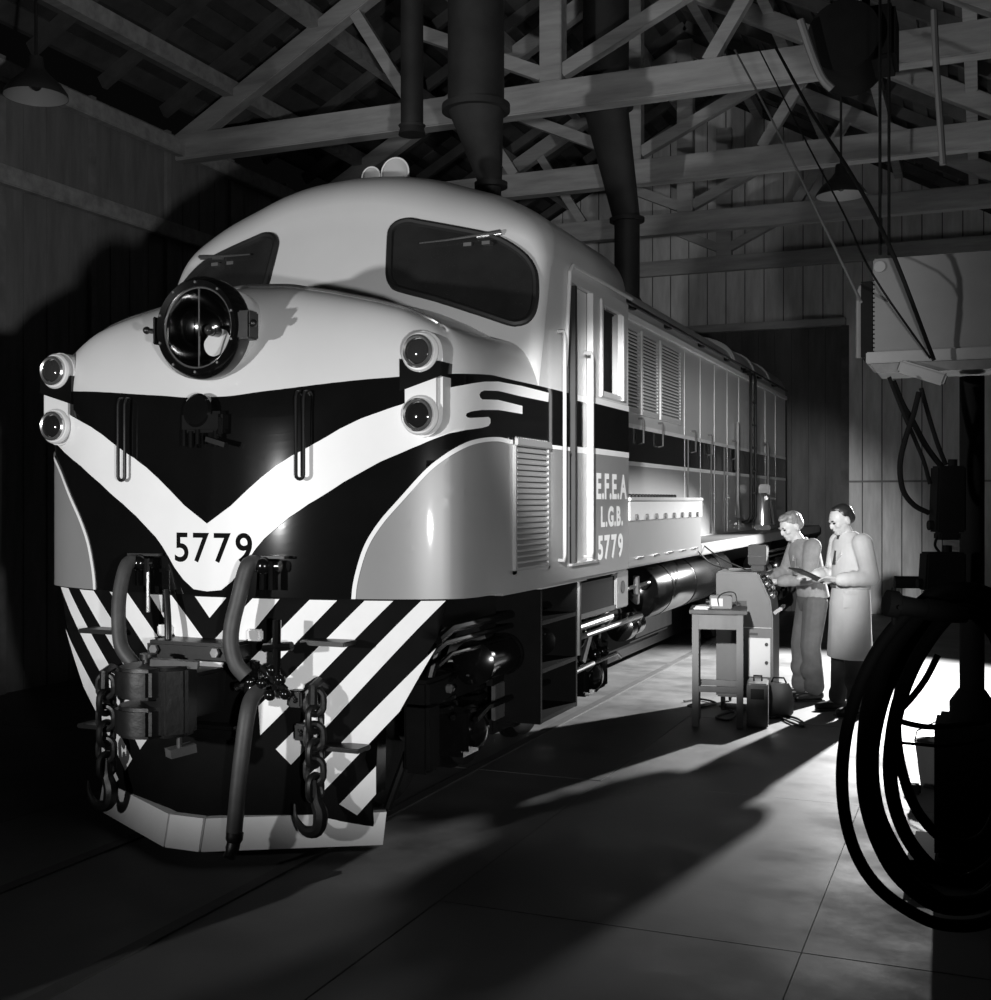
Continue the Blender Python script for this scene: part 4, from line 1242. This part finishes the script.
ta = ground(692, 727)
tb = tag(empty('work_table', (ta.x, ta.y, 0), R(10)), 'plain narrow wooden work table in front of the grey console', 'table')
tw, td, th_ = .385, .40, .905
for x in (.025, tw - .025):
    for y in (.025, td - .025):
        MB().box(x - .025, x + .025, y - .025, y + .025, 0, th_ - .03).build('leg', 'table_wood', tb, bevel=.004)
for y in (.025, td - .025):
    MB().box(.05, tw - .05, y - .012, y + .012, th_ - .15, th_ - .03).build('apron', 'table_wood', tb)
    MB().box(.05, tw - .05, y - .012, y + .012, .27, .315).build('stretcher', 'table_wood', tb)
for x in (.025, tw - .025):
    MB().box(x - .012, x + .012, .05, td - .05, th_ - .15, th_ - .03).build('apron', 'table_wood', tb)
    MB().box(x - .012, x + .012, .05, td - .05, .33, .375).build('stretcher', 'table_wood', tb)
MB().box(-.02, tw + .03, -.03, td + .02, th_ - .03, th_).build('table_top', 'timber_dark', tb, bevel=.004)
TM = Matrix.Translation((ta.x, ta.y, 0)) @ Matrix.Rotation(R(10), 4, 'Z')


def on_table(x, y): return TM @ Vector((x, y, th_))


mt = tag(empty('meter_box', on_table(.13, .12), R(10)), 'small grey meter box with a carrying wire on the work table', 'meter')
MB().box(0, .17, 0, .13, 0, .10).build('case', 'hoist_grey', mt, bevel=.006)
MB().box(.012, .10, -.004, 0, .02, .08).build('dial', 'paper', mt)
MB().tube(catmull([(.07, .0, .02), (.065, -.02, .09), (.12, .02, .125), (.19, .03, .12), (.21, .02, .03)], 4), .005, 6).build('wire_handle', 'rubber', mt)
MB().cyl((.0, .05, .045), (-.03, .05, .045), .02, n=10).build('terminal', 'black_metal', mt)
for i in range(2):
    pq = on_table(.01 + .012 * i, .03 + .02 * i); pq.z += .012 * i
    tag(MB().box(0, .11, 0, .17, 0.0, .011).build('notebook', 'paper'), ('lower' if i == 0 else 'upper') + ' of the two pale notebooks on the left end of the work table', 'notebook', 'notebooks on the work table').location = pq
bx_ = ground(752, 725)
tr = tag(empty('tool_case', (bx_.x - .02, bx_.y - .12, 0), R(8)), 'dark upright tool case on the floor right of the table legs', 'case')
MB().box(0, .16, 0, .30, .0, .34).build('body', 'mid_steel', tr, bevel=.01)
MB().box(.03, .13, -.004, .0, .22, .30).build('label_plate', 'black_metal', tr)
MB().tube([(.05, .15, .34), (.05, .15, .38), (.11, .15, .38), (.11, .15, .34)], .008, 6).build('handle', 'black_metal', tr)
sb = ground(771, 713)
sbx = tag(empty('cloth_bag', (sb.x - .01, sb.y - .17, 0)), 'pale cloth bag leaning against the foot of the console', 'bag')
MB().rings([[Vector((.09 + a * math.cos(t), .06 + b * math.sin(t), z)) for t in np.linspace(0, 2 * math.pi, 17)[:-1]] for z, a, b in ((.0, .09, .05), (.03, .115, .065), (.12, .12, .07), (.22, .105, .055), (.27, .08, .03))]).build('bag_body', 'hoist_grey', sbx)
MB().tube([(.03, .06, .27), (.05, .06, .31), (.13, .06, .31), (.15, .06, .27)], .008, 6).build('bag_handle', 'black_metal', sbx)


def cable(name, pix, r, label, mtl='rubber', z=.012):
    P = [ground(a, b, z) for a, b in pix]
    return tag(MB().tube(catmull(P, 6), r, 8).build(name, mtl), label, 'cable')


cable('power_cable', [(684, 701), (700, 699), (716, 703), (704, 707), (688, 706), (697, 703)], .009, 'thin cable coiled on the bright floor left of the work table')
cable('power_cable', [(770, 718), (786, 716), (800, 720), (803, 726), (790, 722), (772, 712), (764, 703)], .010, 'dark cable looping on the floor between the console and the man in overalls')
cable('power_cable', [(720, 706), (735, 713), (728, 720), (716, 717), (730, 712), (745, 708)], .010, 'dark cable bundle on the floor under the work table')
q0 = Vector((cX + .05, cY + .3, chh)); q1 = LOCO @ Vector((1.5, 6.6, 1.3))
for dz, dx, wh in ((0, 0, 'left-hand'), (.0, .14, 'right-hand')):
    a = q0 + Vector((dx, 0, .006)); b = q1 + Vector((0.0, dx * 2.2, .02 * dx))
    mid = (a + b) / 2 + Vector((0, 0, -.06 + .2 * dx))
    tag(MB().tube(catmull([a, mid, b], 8), .006, 6).build('test_lead', 'rubber'), 'thin test lead from the console up to the running board, %s of two' % wh, 'cable', 'test leads')

# ================================================================== right-hand rig: mast, cabinet, coiled hoses
mb_ = ground(972, 872); mast = tag(empty('mast', (mb_.x, mb_.y, 0)), 'dark steel mast on a heavy base at the right edge carrying the pale cabinet', 'mast')
zc_m = (mb_ - CAM).dot(FWD)
MB().cyl((0, 0, .1), (0, 0, 2.33), .055).build('column', 'hoist_black', mast)
MB().box(-.28, .28, -.28, .28, 0, .1).build('base', 'hoist_black', mast, bevel=.02)
MB().box(-.16, .26, -.2, .2, .1, .72).build('shadow_block', 'hoist_black', mast, bevel=.02)  # added block, put here to shadow the floor at lower right
MB().lathe([(.10, 0), (.10, .08), (.06, .14)], (0, 0, .72), (0, 0, 1), 20).build('socket', 'hoist_black', mast)
MB().cyl((0, 0, 1.36), (-.34, -.08, 1.36), .03, n=10).build('hose_arm', 'hoist_black', mast)

zc = zc_m - .02
ca = atdepth(873, 352, zc); cb2 = atdepth(873, 259, zc)
cab_x1 = atdepth(1020, 300, zc).x
cbt = tag(empty('control_cabinet', (ca.x, ca.y, ca.z)), 'pale grey sheet metal cabinet high on the mast at the right edge', 'cabinet')
hh_ = cb2.z - ca.z; ww_ = cab_x1 - ca.x
MB().box(0, ww_, 0, .4, 0, hh_).build('body', 'hoist_grey', cbt, bevel=.006)
MB().box(-.03, ww_ + .02, -.02, .42, -.055, -.002).build('bottom_rim', 'hoist_light', cbt, bevel=.004)
MB().box(-.055, -.005, .02, .38, -.02, hh_ - .1).build('side_plate', 'hoist_black', cbt)
MB().hexa([(.02, .0, -.10), (ww_, 0, -.10), (ww_, .3, -.10), (.02, .3, -.10), (-.01, 0, -.056), (ww_, 0, -.056), (ww_, .38, -.056), (-.01, .38, -.056)]).build('drip_tray', 'mid_steel', cbt)
MB().beam((.12, -.03, -.075), (.32, -.06, -.15), .05, .06).build('bracket_arm', 'hoist_light', cbt, bevel=.01)
MB().cyl((.03, -.012, hh_ - .04), (.03, 0, hh_ - .04), .026, n=18).build('eyelet', 'hoist_light', cbt)
MB().tube(catmull([(-.0, .05, hh_ - .12), (-.04, .05, hh_ - .11), (-.065, .05, hh_ - .15), (-.068, .05, hh_ - .3), (-.068, .05, -.02)], 5), .014, 8).build('conduit', 'hoist_grey', cbt)
for k in range(16):
    MB().ball((.004, -.002, .02 + k * (hh_ - .12) / 15), .004, n=6, m=4).build('edge_rivet', 'hoist_black', cbt)

# black pendant controls hanging below it
for (px0, px1, py0, py1, lab) in ((930, 962, 466, 532, 'black tapered control box hung on cables below the cabinet'), (919, 962, 552, 590, 'lower squat black control box beside the hose nozzle')):
    a = atdepth(px0, py1, zc - .25); b = atdepth(px1, py0, zc - .25)
    w = (b - a).length * .5; c = (a + b) / 2; h = b.z - a.z; wx = abs((b - a).dot(RGT))
    t = tag(empty('control_box', (c.x, c.y, a.z), YAW), lab, 'control box')
    MB().hexa([(-wx / 2 + .01, -.05, 0), (wx / 2, -.05, 0), (wx / 2, .05, 0), (-wx / 2 + .01, .05, 0), (-wx / 2 + .02, -.05, h), (wx / 2, -.05, h), (wx / 2, .05, h), (-wx / 2 + .02, .05, h)]).build('case', 'hoist_black', t, bevel=.008)
    MB().box(-wx / 2 + .03, wx / 2 - .02, -.04, .04, -.035, 0).build('lower_part', 'hoist_black', t, bevel=.006)
    MB().cyl((-wx / 2 - .008, 0, .03), (-wx / 2 + .03, 0, .03), .022, n=12).build('button', 'hoist_black', t)
    MB().cyl((.03, 0, h), (.03, 0, h + .03), .02, n=10).build('cable_gland', 'hoist_black', t)
nz = atdepth(906, 606, 3.92)
t = tag(empty('hose_nozzle', nz, YAW), 'black threaded hose nozzle lying on top of the coiled hoses', 'nozzle')
MB().lathe([(.034, -.07), (.044, -.065), (.044, -.03), (.034, -.025), (.03, .06), (.036, .065), (.036, .12), (.024, .2)], (0, 0, 0), (1, 0, -.16), 18).build('barrel', 'hoist_black', t)
for a in (0, 1.57, 3.14, 4.71):
    MB().cyl((-.04, .0, .0) , (-.04 , .06 * math.cos(a), .06 * math.sin(a)), .008, n=8).build('lug', 'hoist_black', t)


def coil(pix, zc0, r, label):
    P = []
    for i, (a, b) in enumerate(pix):
        P.append(atdepth(a, b, zc0[i] if isinstance(zc0, (list, tuple)) else zc0))
    return tag(MB().tube(catmull(P, 6, closed=True), r, 12, closed=True).build('coiled_hose', 'hoist_black'), label, 'hose', 'coiled hoses on the mast')


coil([(950, 588), (915, 607), (884, 640), (861, 682), (847, 730), (842, 780), (848, 830), (866, 872), (897, 903), (945, 925), (1000, 915), (1040, 850), (1055, 750), (1040, 660), (1000, 600)], 4.12, .0215, 'outermost thin black hose loop hanging on the right')
coil([(950, 598), (912, 622), (886, 655), (872, 700), (866, 750), (868, 800), (882, 845), (905, 880), (945, 905), (995, 895), (1030, 840), (1042, 750), (1028, 665), (990, 607)], 4.25, .034, 'fattest black hose in the coil, just inside the outermost loop')
coil([(952, 606), (918, 634), (897, 668), (882, 705), (873, 755), (878, 808), (898, 852), (925, 888), (960, 905), (1000, 880), (1028, 820), (1030, 740), (1015, 660), (985, 612)], 4.36, .022, 'second fat black hose lying behind the fattest loop')
coil([(954, 612), (925, 645), (905, 685), (894, 725), (890, 770), (896, 810), (912, 845), (938, 872), (970, 880), (1005, 850), (1020, 790), (1018, 720), (1005, 655), (980, 618)], 4.03, .024, 'innermost black hose loop of the hanging coil')
coil([(958, 604), (930, 622), (912, 650), (900, 690), (896, 730), (903, 775), (920, 815), (950, 842), (985, 835), (1005, 780), (1008, 700), (995, 640), (978, 610)], 4.46, .020, 'short black hose loop at the back of the coil')


def dangle(pix, zc0, r, label, mtl='hoist_black', name='hanging_cable', nn=8):
    P = [atdepth(a, b, zc0 if not isinstance(zc0, (list, tuple)) else zc0[i]) for i, (a, b) in enumerate(pix)]
    return tag(MB().tube(catmull(P, 6), r, nn).build(name, mtl), label, 'cable')


zk = zc - .2
dangle([(893, 381), (903, 405), (912, 420), (926, 446), (944, 470)], zk, .013, 'thick cable slanting from the cabinet to the upper control box')
dangle([(889, 377), (903, 412), (915, 440), (924, 462), (930, 484)], zk - .03, .009, 'thin cable from the cabinet to the edge of the upper control box')
dangle([(919, 392), (913, 416), (905, 440), (900, 465), (903, 490), (914, 505), (929, 513)], zk - .06, .012, 'cable bowing out in a wide loop left of the upper control box')
dangle([(921, 388), (930, 420), (938, 445), (946, 465)], zk - .02, .010, 'straight cable dropping behind the bracket arm')
dangle([(938, 535), (935, 545), (940, 553)], zk - .06, .006, 'short wire joining the two black control boxes')
dangle([(938, 655), (925, 680), (908, 702), (893, 716)], 4.5, .013, 'hose end crossing the bright floor inside the coil')
dangle([(893, 719), (915, 725), (940, 727), (985, 722)], 4.6, .011, 'upper thin hose crossing behind the coil to the mast')
dangle([(893, 742), (915, 744), (945, 746), (985, 740)], 4.6, .006, 'thin wire stretched behind the hose coil')
dangle([(735, 50), (772, 120), (815, 207), (861, 302)], [9.0, 7.8, 6.4, zc - .12], .007, 'pale rope slanting down from the roof to the cabinet corner', 'hoist_grey')
dangle([(776, 48), (810, 110), (850, 172), (889, 245), (934, 360)], [8.5, 7.4, 6.2, 5.35, zc - .22], .010, 'dark cable slanting from the roof across the front of the cabinet')
dangle([(757, 45), (800, 130), (842, 210), (873, 275), (930, 358)], [8.5, 7.4, 6.2, 5.3, zc - .24], .005, 'thin dark wire slanting across the cabinet front')
for px in (880, 889):
    a = atdepth(px, 255, zc + .1)
    tag(MB().tube([a, Vector((a.x, a.y, 6.6))], .008, 6).build('hoist_chain', 'hoist_black'), '%s of two thin chains running up from the cabinet to the roof' % ('left' if px == 880 else 'right'), 'chain', 'hoist chains')
a = atdepth(847, 66, 6.6)
hd = tag(empty('hoist_drum', a), 'dark hoist block hanging under the roof above the cabinet', 'hoist')
MB().cyl((.0, -.2, .1), (.0, .25, .1), .19, n=28).build('drum', 'hoist_black', hd)
MB().box(.0, .26, -.15, .2, -.03, .26).build('gearbox', 'hoist_black', hd, bevel=.02)
MB().cyl((.1, 0, .2), (.1, 0, 6.4 - a.z), .02, n=8).build('hanger', 'hoist_black', hd)
dangle([(800, 20), (812, 55), (822, 78), (832, 89)], 6.4, .022, 'pale bent conduit hanging down beside the dark hoist block', 'hoist_grey', 'conduit')
dangle([(934, 10), (936, 60), (940, 120), (943, 165)], 5.4, .015, 'pale vertical pipe near the right edge above the cabinet', 'hoist_grey', 'conduit')

bk = ground(938, 786)
t = tag(empty('bucket', bk), 'pale metal bucket standing on the floor behind the coiled hoses', 'bucket')
MB().lathe([(.10, 0), (.135, .27), (.14, .275), (.128, .27), (.095, .012)], (0, 0, 0), (0, 0, 1), 28, cap1=True).build('pail', 'hoist_grey', t)
MB().tube([(-.135, 0, .26), (-.12, 0, .33), (0, 0, .40), (.12, 0, .33), (.135, 0, .26)], .005, 6).build('bail', 'hoist_black', t)
wk = ground(913, 793)
tag(MB().box(-.045, .045, -.04, .04, 0, .055).build('wooden_block', 'hoist_black', bevel=.01), 'small dark block lying on the floor seen through the hose loop', 'block').location = wk


# ================================================================== the two men
def cap(m, a, ra, b, rb, n=12):
    """a tapering limb segment with round ends"""
    a = Vector(a); b = Vector(b); d = (b - a).normalized()
    path = []; rr = []
    for k in range(4):
        t = math.pi / 2 * (1 - k / 3.5); path.append(a - d * ra * math.sin(t)); rr.append(max(.001, ra * math.cos(t)))
    path.append(a); rr.append(ra); path.append(b); rr.append(rb)
    for k in range(4):
        t = math.pi / 2 * ((k + .5) / 3.5); path.append(b + d * rb * math.sin(t)); rr.append(max(.001, rb * math.cos(t)))
    return m.tube(path, rr, n)


def stack(m, lst, n=20):
    """horizontal ellipses (cx, cy, z, rx, ry)"""
    return m.rings([[Vector((c[0] + c[3] * math.cos(t), c[1] + c[4] * math.sin(t), c[2])) for t in np.linspace(0, 2 * math.pi, n + 1)[:-1]] for c in lst])


def hand(m, wrist, d, up, thumb_side):
    """palm, four unequal bent fingers and a thumb; d points along the hand, up is the back of the hand"""
    w = Vector(wrist); d = Vector(d).normalized(); up = Vector(up); up = (up - d * up.dot(d)).normalized(); s = d.cross(up) * thumb_side
    cap(m, w, .025, w + d * .03, .027)
    for k in range(4):
        o = s * (.027 - .018 * k)
        cap(m, w + d * .02 + o * .8, .014, w + d * .085 + o, .0125)
        L = (.034, .038, .035, .027)[k]
        a = w + d * .085 + o; b = a + d * L - up * .008; c = b + (d * .75 - up * .65).normalized() * L * .75
        cap(m, a, .0105, b, .0098, 8); cap(m, b, .0098, c, .0088, 8)
    a = w + d * .025 + s * .028; b = a + (d * .7 + s * .6 - up * .2) * .04; c = b + (d * .95 + s * .1 - up * .25) * .032
    cap(m, a, .0145, b, .0125, 8); cap(m, b, .0125, c, .010, 8)


def head(m, H):
    """skull, jaw, nose, brows, ears: head space x = forward, y = left, z = up"""
    def e(c, rx, ry, rz, n=14):
        k = len(m.v); m.ball(c, rx, ry, rz, n, 10)
        for i in range(k, len(m.v)): m.v[i] = H @ m.v[i]
    e((0, 0, .02), .098, .076, .098, 18); e((.022, 0, -.035), .074, .063, .083); e((.062, 0, -.085), .028, .034, .026)
    e((.090, 0, .022), .018, .045, .012); e((.100, 0, -.018), .019, .0135, .026); e((.108, 0, -.03), .013, .014, .011)
    e((.085, 0, -.058), .016, .026, .010); e((.083, 0, -.068), .016, .022, .008)
    for s in (1, -1):
        e((.062, s * .042, -.022), .03, .02, .022); e((-.012, s * .078, -.008), .022, .008, .034)
    return m


def face_bits(H, parent, hair):
    for s in (1, -1):
        o = MB().ball((0, 0, 0), .011, .013, .008, 10, 6); o.v = [H @ (v + Vector((.089, s * .030, .004))) for v in o.v]; o.build('eye', 'eye', parent)
        o = MB().ball((0, 0, 0), .008, .019, .005, 10, 6); o.v = [H @ (v + Vector((.099, s * .030, .026))) for v in o.v]; o.build('eyebrow', hair, parent)
    o = MB().ball((0, 0, 0), .006, .020, .0025, 10, 6); o.v = [H @ (v + Vector((.0985, 0, -.063))) for v in o.v]; o.build('mouth', 'eye', parent)


def man(loc, heading, label, spec):
    p = tag(empty('person', loc, heading), label, 'person')
    H = Matrix.Translation(spec['head']) @ Matrix.Rotation(R(spec['yaw']), 4, 'Z') @ Matrix.Rotation(R(spec['pitch']), 4, 'Y')
    sh, hp = spec['chest'], spec['hip']
    m = MB(); head(m, H)
    neck = Vector(spec['neck'])
    cap(m, neck + Vector((-.02, 0, -.06)), .062, Vector(spec['head']) + Vector((-.02, 0, -.06)), .054)
    stack(m, [(hp[0], 0, hp[2] - .10, .08, .12), (hp[0], 0, hp[2], .10, .15), (hp[0] * .6 + sh[0] * .4, 0, hp[2] + .18, .09, .13), (sh[0], 0, sh[2] - .06, .10, .155), (sh[0], 0, sh[2] + .06, .085, .15), (neck.x - .02, 0, neck.z - .04, .055, .08)])
    for s, arm in ((1, spec['armL']), (-1, spec['armR'])):
        a, b, c, hd, up = [Vector(q) for q in arm]
        cap(m, a, .048, b, .038); cap(m, b, .038, c, .027); hand(m, c + hd * .02, hd, up, s)
    for s, leg in ((1, spec['legL']), (-1, spec['legR'])):
        a, b, c = [Vector(q) for q in leg]
        cap(m, a, .085, b, .055); cap(m, b, .055, c, .036); cap(m, c, .036, c + Vector((.12, s * .02, -.045)), .028)
    body = remesh(m, 'body', 'skin', .0068, p, 3)
    face_bits(H, p, spec['hair'])
    # hair
    hm = MB()
    for (c, rx, ry, rz) in spec['hair_blobs']:
        k = len(hm.v); hm.ball(c, rx, ry, rz, 16, 10)
        for i in range(k, len(hm.v)): hm.v[i] = H @ hm.v[i]
    remesh(hm, 'hair', spec['hair'], .007, p, 2)
    # shoes
    for s, leg in ((1, spec['legL']), (-1, spec['legR'])):
        c = Vector(leg[2])
        sm = MB(); x, y = c.x, c.y
        cap(sm, (x - .035, y, .05), .043, (x + .06, y + s * .012, .045), .042); cap(sm, (x + .06, y + s * .012, .042), .045, (x + .165, y + s * .03, .034), .034); cap(sm, (x - .01, y, .06), .046, (x, y, .12), .046)
        sh_ = remesh(sm, 'shoe', 'shoe', .010, p, 3)
        MB().box(x - .075, x + .195, y - .04 + s * .012, y + .045 + s * .012, 0, .016).build('sole', 'shoe', p, bevel=.006)
    return p, H


def sleeve(m, arm, r0, r1, r2):
    a, b, c = [Vector(q) for q in arm[:3]]
    cap(m, a, r0, b, r1); cap(m, b, r1, b + (c - b) * .93, r2)
    for t, k in ((.25, 1.06), (.5, 1.08), (.75, 1.05)):      # folds
        q = b + (c - b) * t; dd = (c - b).normalized()
        cap(m, q, (r1 + (r2 - r1) * t) * k, q + dd * .012, (r1 + (r2 - r1) * t) * k)


def trousers(m, spec, r0, r1, r2, top, cut=0):
    hp = spec['hip']
    stack(m, [(hp[0], 0, hp[2] - .12, .10, .155), (hp[0], 0, hp[2] - .02, .122, .172), (hp[0], 0, top, .112, .160)])
    for leg in (spec['legL'], spec['legR']):
        a, b, c = [Vector(q) for q in leg]
        cap(m, a, r0, b, r1); cap(m, b, r1, c + Vector((0, 0, .045)), r2)
        cap(m, b + Vector((0, 0, -.2)), r2 * 1.12, b + Vector((0, 0, -.215)), r2 * 1.12); cap(m, c + Vector((.01, 0, .06)), r2 * 1.08, c + Vector((.015, 0, .035)), r2 * 1.02)


head_dir = math.atan2(-.43, -.90)
# ---- man in overalls at the console
f1 = ground(810, 699)
s1 = dict(hip=(-.02, 0, .90), chest=(.05, 0, 1.26), neck=(.10, 0, 1.41), head=(.165, 0, 1.515), yaw=12, pitch=22, hair='hair_fair',
          armL=((.04, .19, 1.345), (.10, .255, 1.085), (.33, .185, 1.045), (.95, -.25, .02), (0, .15, 1)),
          armR=((.06, -.19, 1.345), (.14, -.25, 1.10), (.36, -.14, 1.06), (1, .05, -.05), (0, -.1, 1)),
          legL=((-.02, .09, .86), (.03, .10, .48), (-.01, .11, .085)), legR=((-.02, -.09, .86), (.05, -.10, .48), (.03, -.12, .085)),
          hair_blobs=[((-.02, 0, .055), .098, .083, .083), ((-.055, 0, .015), .062, .078, .07), ((.045, .02, .105), .055, .05, .03), ((.075, .03, .10), .035, .035, .022), ((-.015, .055, .09), .05, .03, .035)])
m1, H1 = man((f1.x, f1.y, 0), head_dir, 'young fair-haired man in grey work overalls bending over the console controls', s1)
t_ = MB(); trousers(t_, s1, .108, .088, .082, .99); remesh(t_, 'trousers', 'coverall_shaded', .011, m1, 4)
j = MB()
stack(j, [(-.03, 0, .90, .135, .185), (-.02, 0, .96, .132, .180), (.0, 0, 1.06, .128, .178), (.03, 0, 1.18, .136, .190), (.05, 0, 1.29, .132, .200), (.06, 0, 1.36, .105, .175), (.08, 0, 1.41, .07, .10)])
for arm in (s1['armL'], s1['armR']): sleeve(j, arm, .078, .064, .048)
jk = remesh(j, 'work_jacket', 'coverall', .011, m1, 4)
cl = MB(); cl.tube([(.095 + .060 * math.cos(t), .066 * math.sin(t), 1.402 - .012 * math.cos(t)) for t in np.linspace(.5, 2 * math.pi - .5, 18)], .012, 8); cl.build('collar', 'coverall', m1)
MB().box(.165, .175, .05, .14, 1.16, 1.25).build('chest_pocket', 'coverall', m1, bevel=.004)
for dy in (.07, .10): MB().cyl((.178, dy, 1.22), (.174, dy, 1.265), .0035, n=6).build('pen', 'steel', m1)
MB().box(-.13, .11, -.17, .17, .955, .975).build('waist_seam', 'coverall', m1) if False else None

# ---- man in the white coat
f2 = ground(850, 713)
s2 = dict(hip=(0, 0, .93), chest=(.0, 0, 1.32), neck=(.025, 0, 1.475), head=(.075, 0, 1.585), yaw=6, pitch=20, hair='hair_dark',
          armL=((-.01, .195, 1.40), (-.05, .265, 1.13), (.20, .215, 1.11), (.98, -.15, .10), (.0, -.6, 1)),
          armR=((.0, -.195, 1.40), (.03, -.255, 1.14), (.26, -.10, 1.12), (1, .15, .05), (0, .3, 1)),
          legL=((0, .09, .88), (.02, .10, .49), (-.01, .10, .085)), legR=((0, -.09, .88), (.03, -.10, .49), (.04, -.12, .085)),
          hair_blobs=[((-.028, 0, .05), .090, .082, .080), ((-.062, 0, .01), .058, .076, .07), ((.0, 0, .105), .065, .05, .022)])
m2, H2 = man((f2.x, f2.y, 0), head_dir + R(6), 'dark-haired man in a long white coat reading from a clipboard', s2)
t_ = MB(); trousers(t_, s2, .10, .082, .070, .99); remesh(t_, 'trousers', 'trouser_dark', .011, m2, 4)
j = MB()
stack(j, [(.0, 0, .455, .165, .225), (.0, 0, .47, .168, .232), (.0, 0, .70, .158, .215), (.0, 0, .90, .155, .200), (-.005, 0, 1.03, .140, .190), (-.01, 0, 1.16, .142, .196), (-.01, 0, 1.30, .142, .212), (.0, 0, 1.40, .122, .205), (.005, 0, 1.455, .095, .14), (.01, 0, 1.49, .06, .08)], 28)
for i, v in enumerate(j.v):                                   # hanging folds below the waist
    if v.z < 1.0:
        a = math.atan2(v.y, v.x); k = 1 + .035 * math.sin(a * 7 + 1) * (1.05 - v.z); v.x *= k; v.y *= k
for arm in (s2['armL'], s2['armR']): sleeve(j, arm, .085, .070, .055)
ct = remesh(j, 'white_coat', 'coat', .010, m2, 3)
stack(MB(), [(-.005, 0, 1.03, .146, .197), (-.005, 0, 1.04, .150, .201), (-.006, 0, 1.065, .150, .201), (-.006, 0, 1.075, .146, .198)], 28).build('belt', 'coat', m2)
MB().hexa([(.02, .178, .88), (.12, .145, .88), (.13, .158, .88), (.03, .196, .88), (.02, .172, 1.0), (.12, .135, 1.0), (.13, .150, 1.0), (.03, .192, 1.0)]).build('coat_pocket', 'coat', m2)
MB().beam((.02, .197, 1.0), (.125, .160, 1.0), .012, .02).build('pocket_flap', 'coat', m2)
MB().tube([(.020 + .060 * math.cos(t), .064 * math.sin(t), 1.472 - .012 * math.cos(t)) for t in np.linspace(.55, 2 * math.pi - .55, 18)], .012, 8).build('shirt_collar', 'shirt', m2)
MB().hexa([(.135, -.014, 1.22), (.135, .014, 1.22), (.15, .014, 1.22), (.15, -.014, 1.22), (.088, -.018, 1.46), (.088, .018, 1.46), (.104, .018, 1.46), (.104, -.018, 1.46)]).build('tie', 'trouser_dark', m2)
for s in (1, -1):
    MB().hexa([(.118, s * .03, 1.24), (.118, s * .095, 1.30), (.128, s * .095, 1.30), (.142, s * .03, 1.24), (.07, s * .035, 1.46), (.06, s * .085, 1.45), (.07, s * .09, 1.45), (.09, s * .035, 1.46)]).build('lapel', 'coat', m2)

# the clipboard held in front of him
M2 = Matrix.Translation((f2.x, f2.y, 0)) @ Matrix.Rotation(head_dir + R(6), 4, 'Z')
cbd = tag(empty('clipboard', M2 @ Vector((.345, .05, 1.125))), 'dark clipboard held in the hands of the man in white', 'clipboard')
cbd.rotation_euler = (Matrix.Rotation(head_dir + R(6), 3, 'Z') @ Matrix.Rotation(R(-24), 3, 'Y')).to_euler()
MB().box(-.14, .17, -.13, .13, -.006, .006).build('board', 'rubber', cbd, bevel=.003)
MB().box(-.12, .13, -.105, .105, .006, .009).build('sheet', 'paper', cbd)
MB().box(.135, .16, -.04, .04, .006, .022).build('clip', 'steel', cbd, bevel=.004)
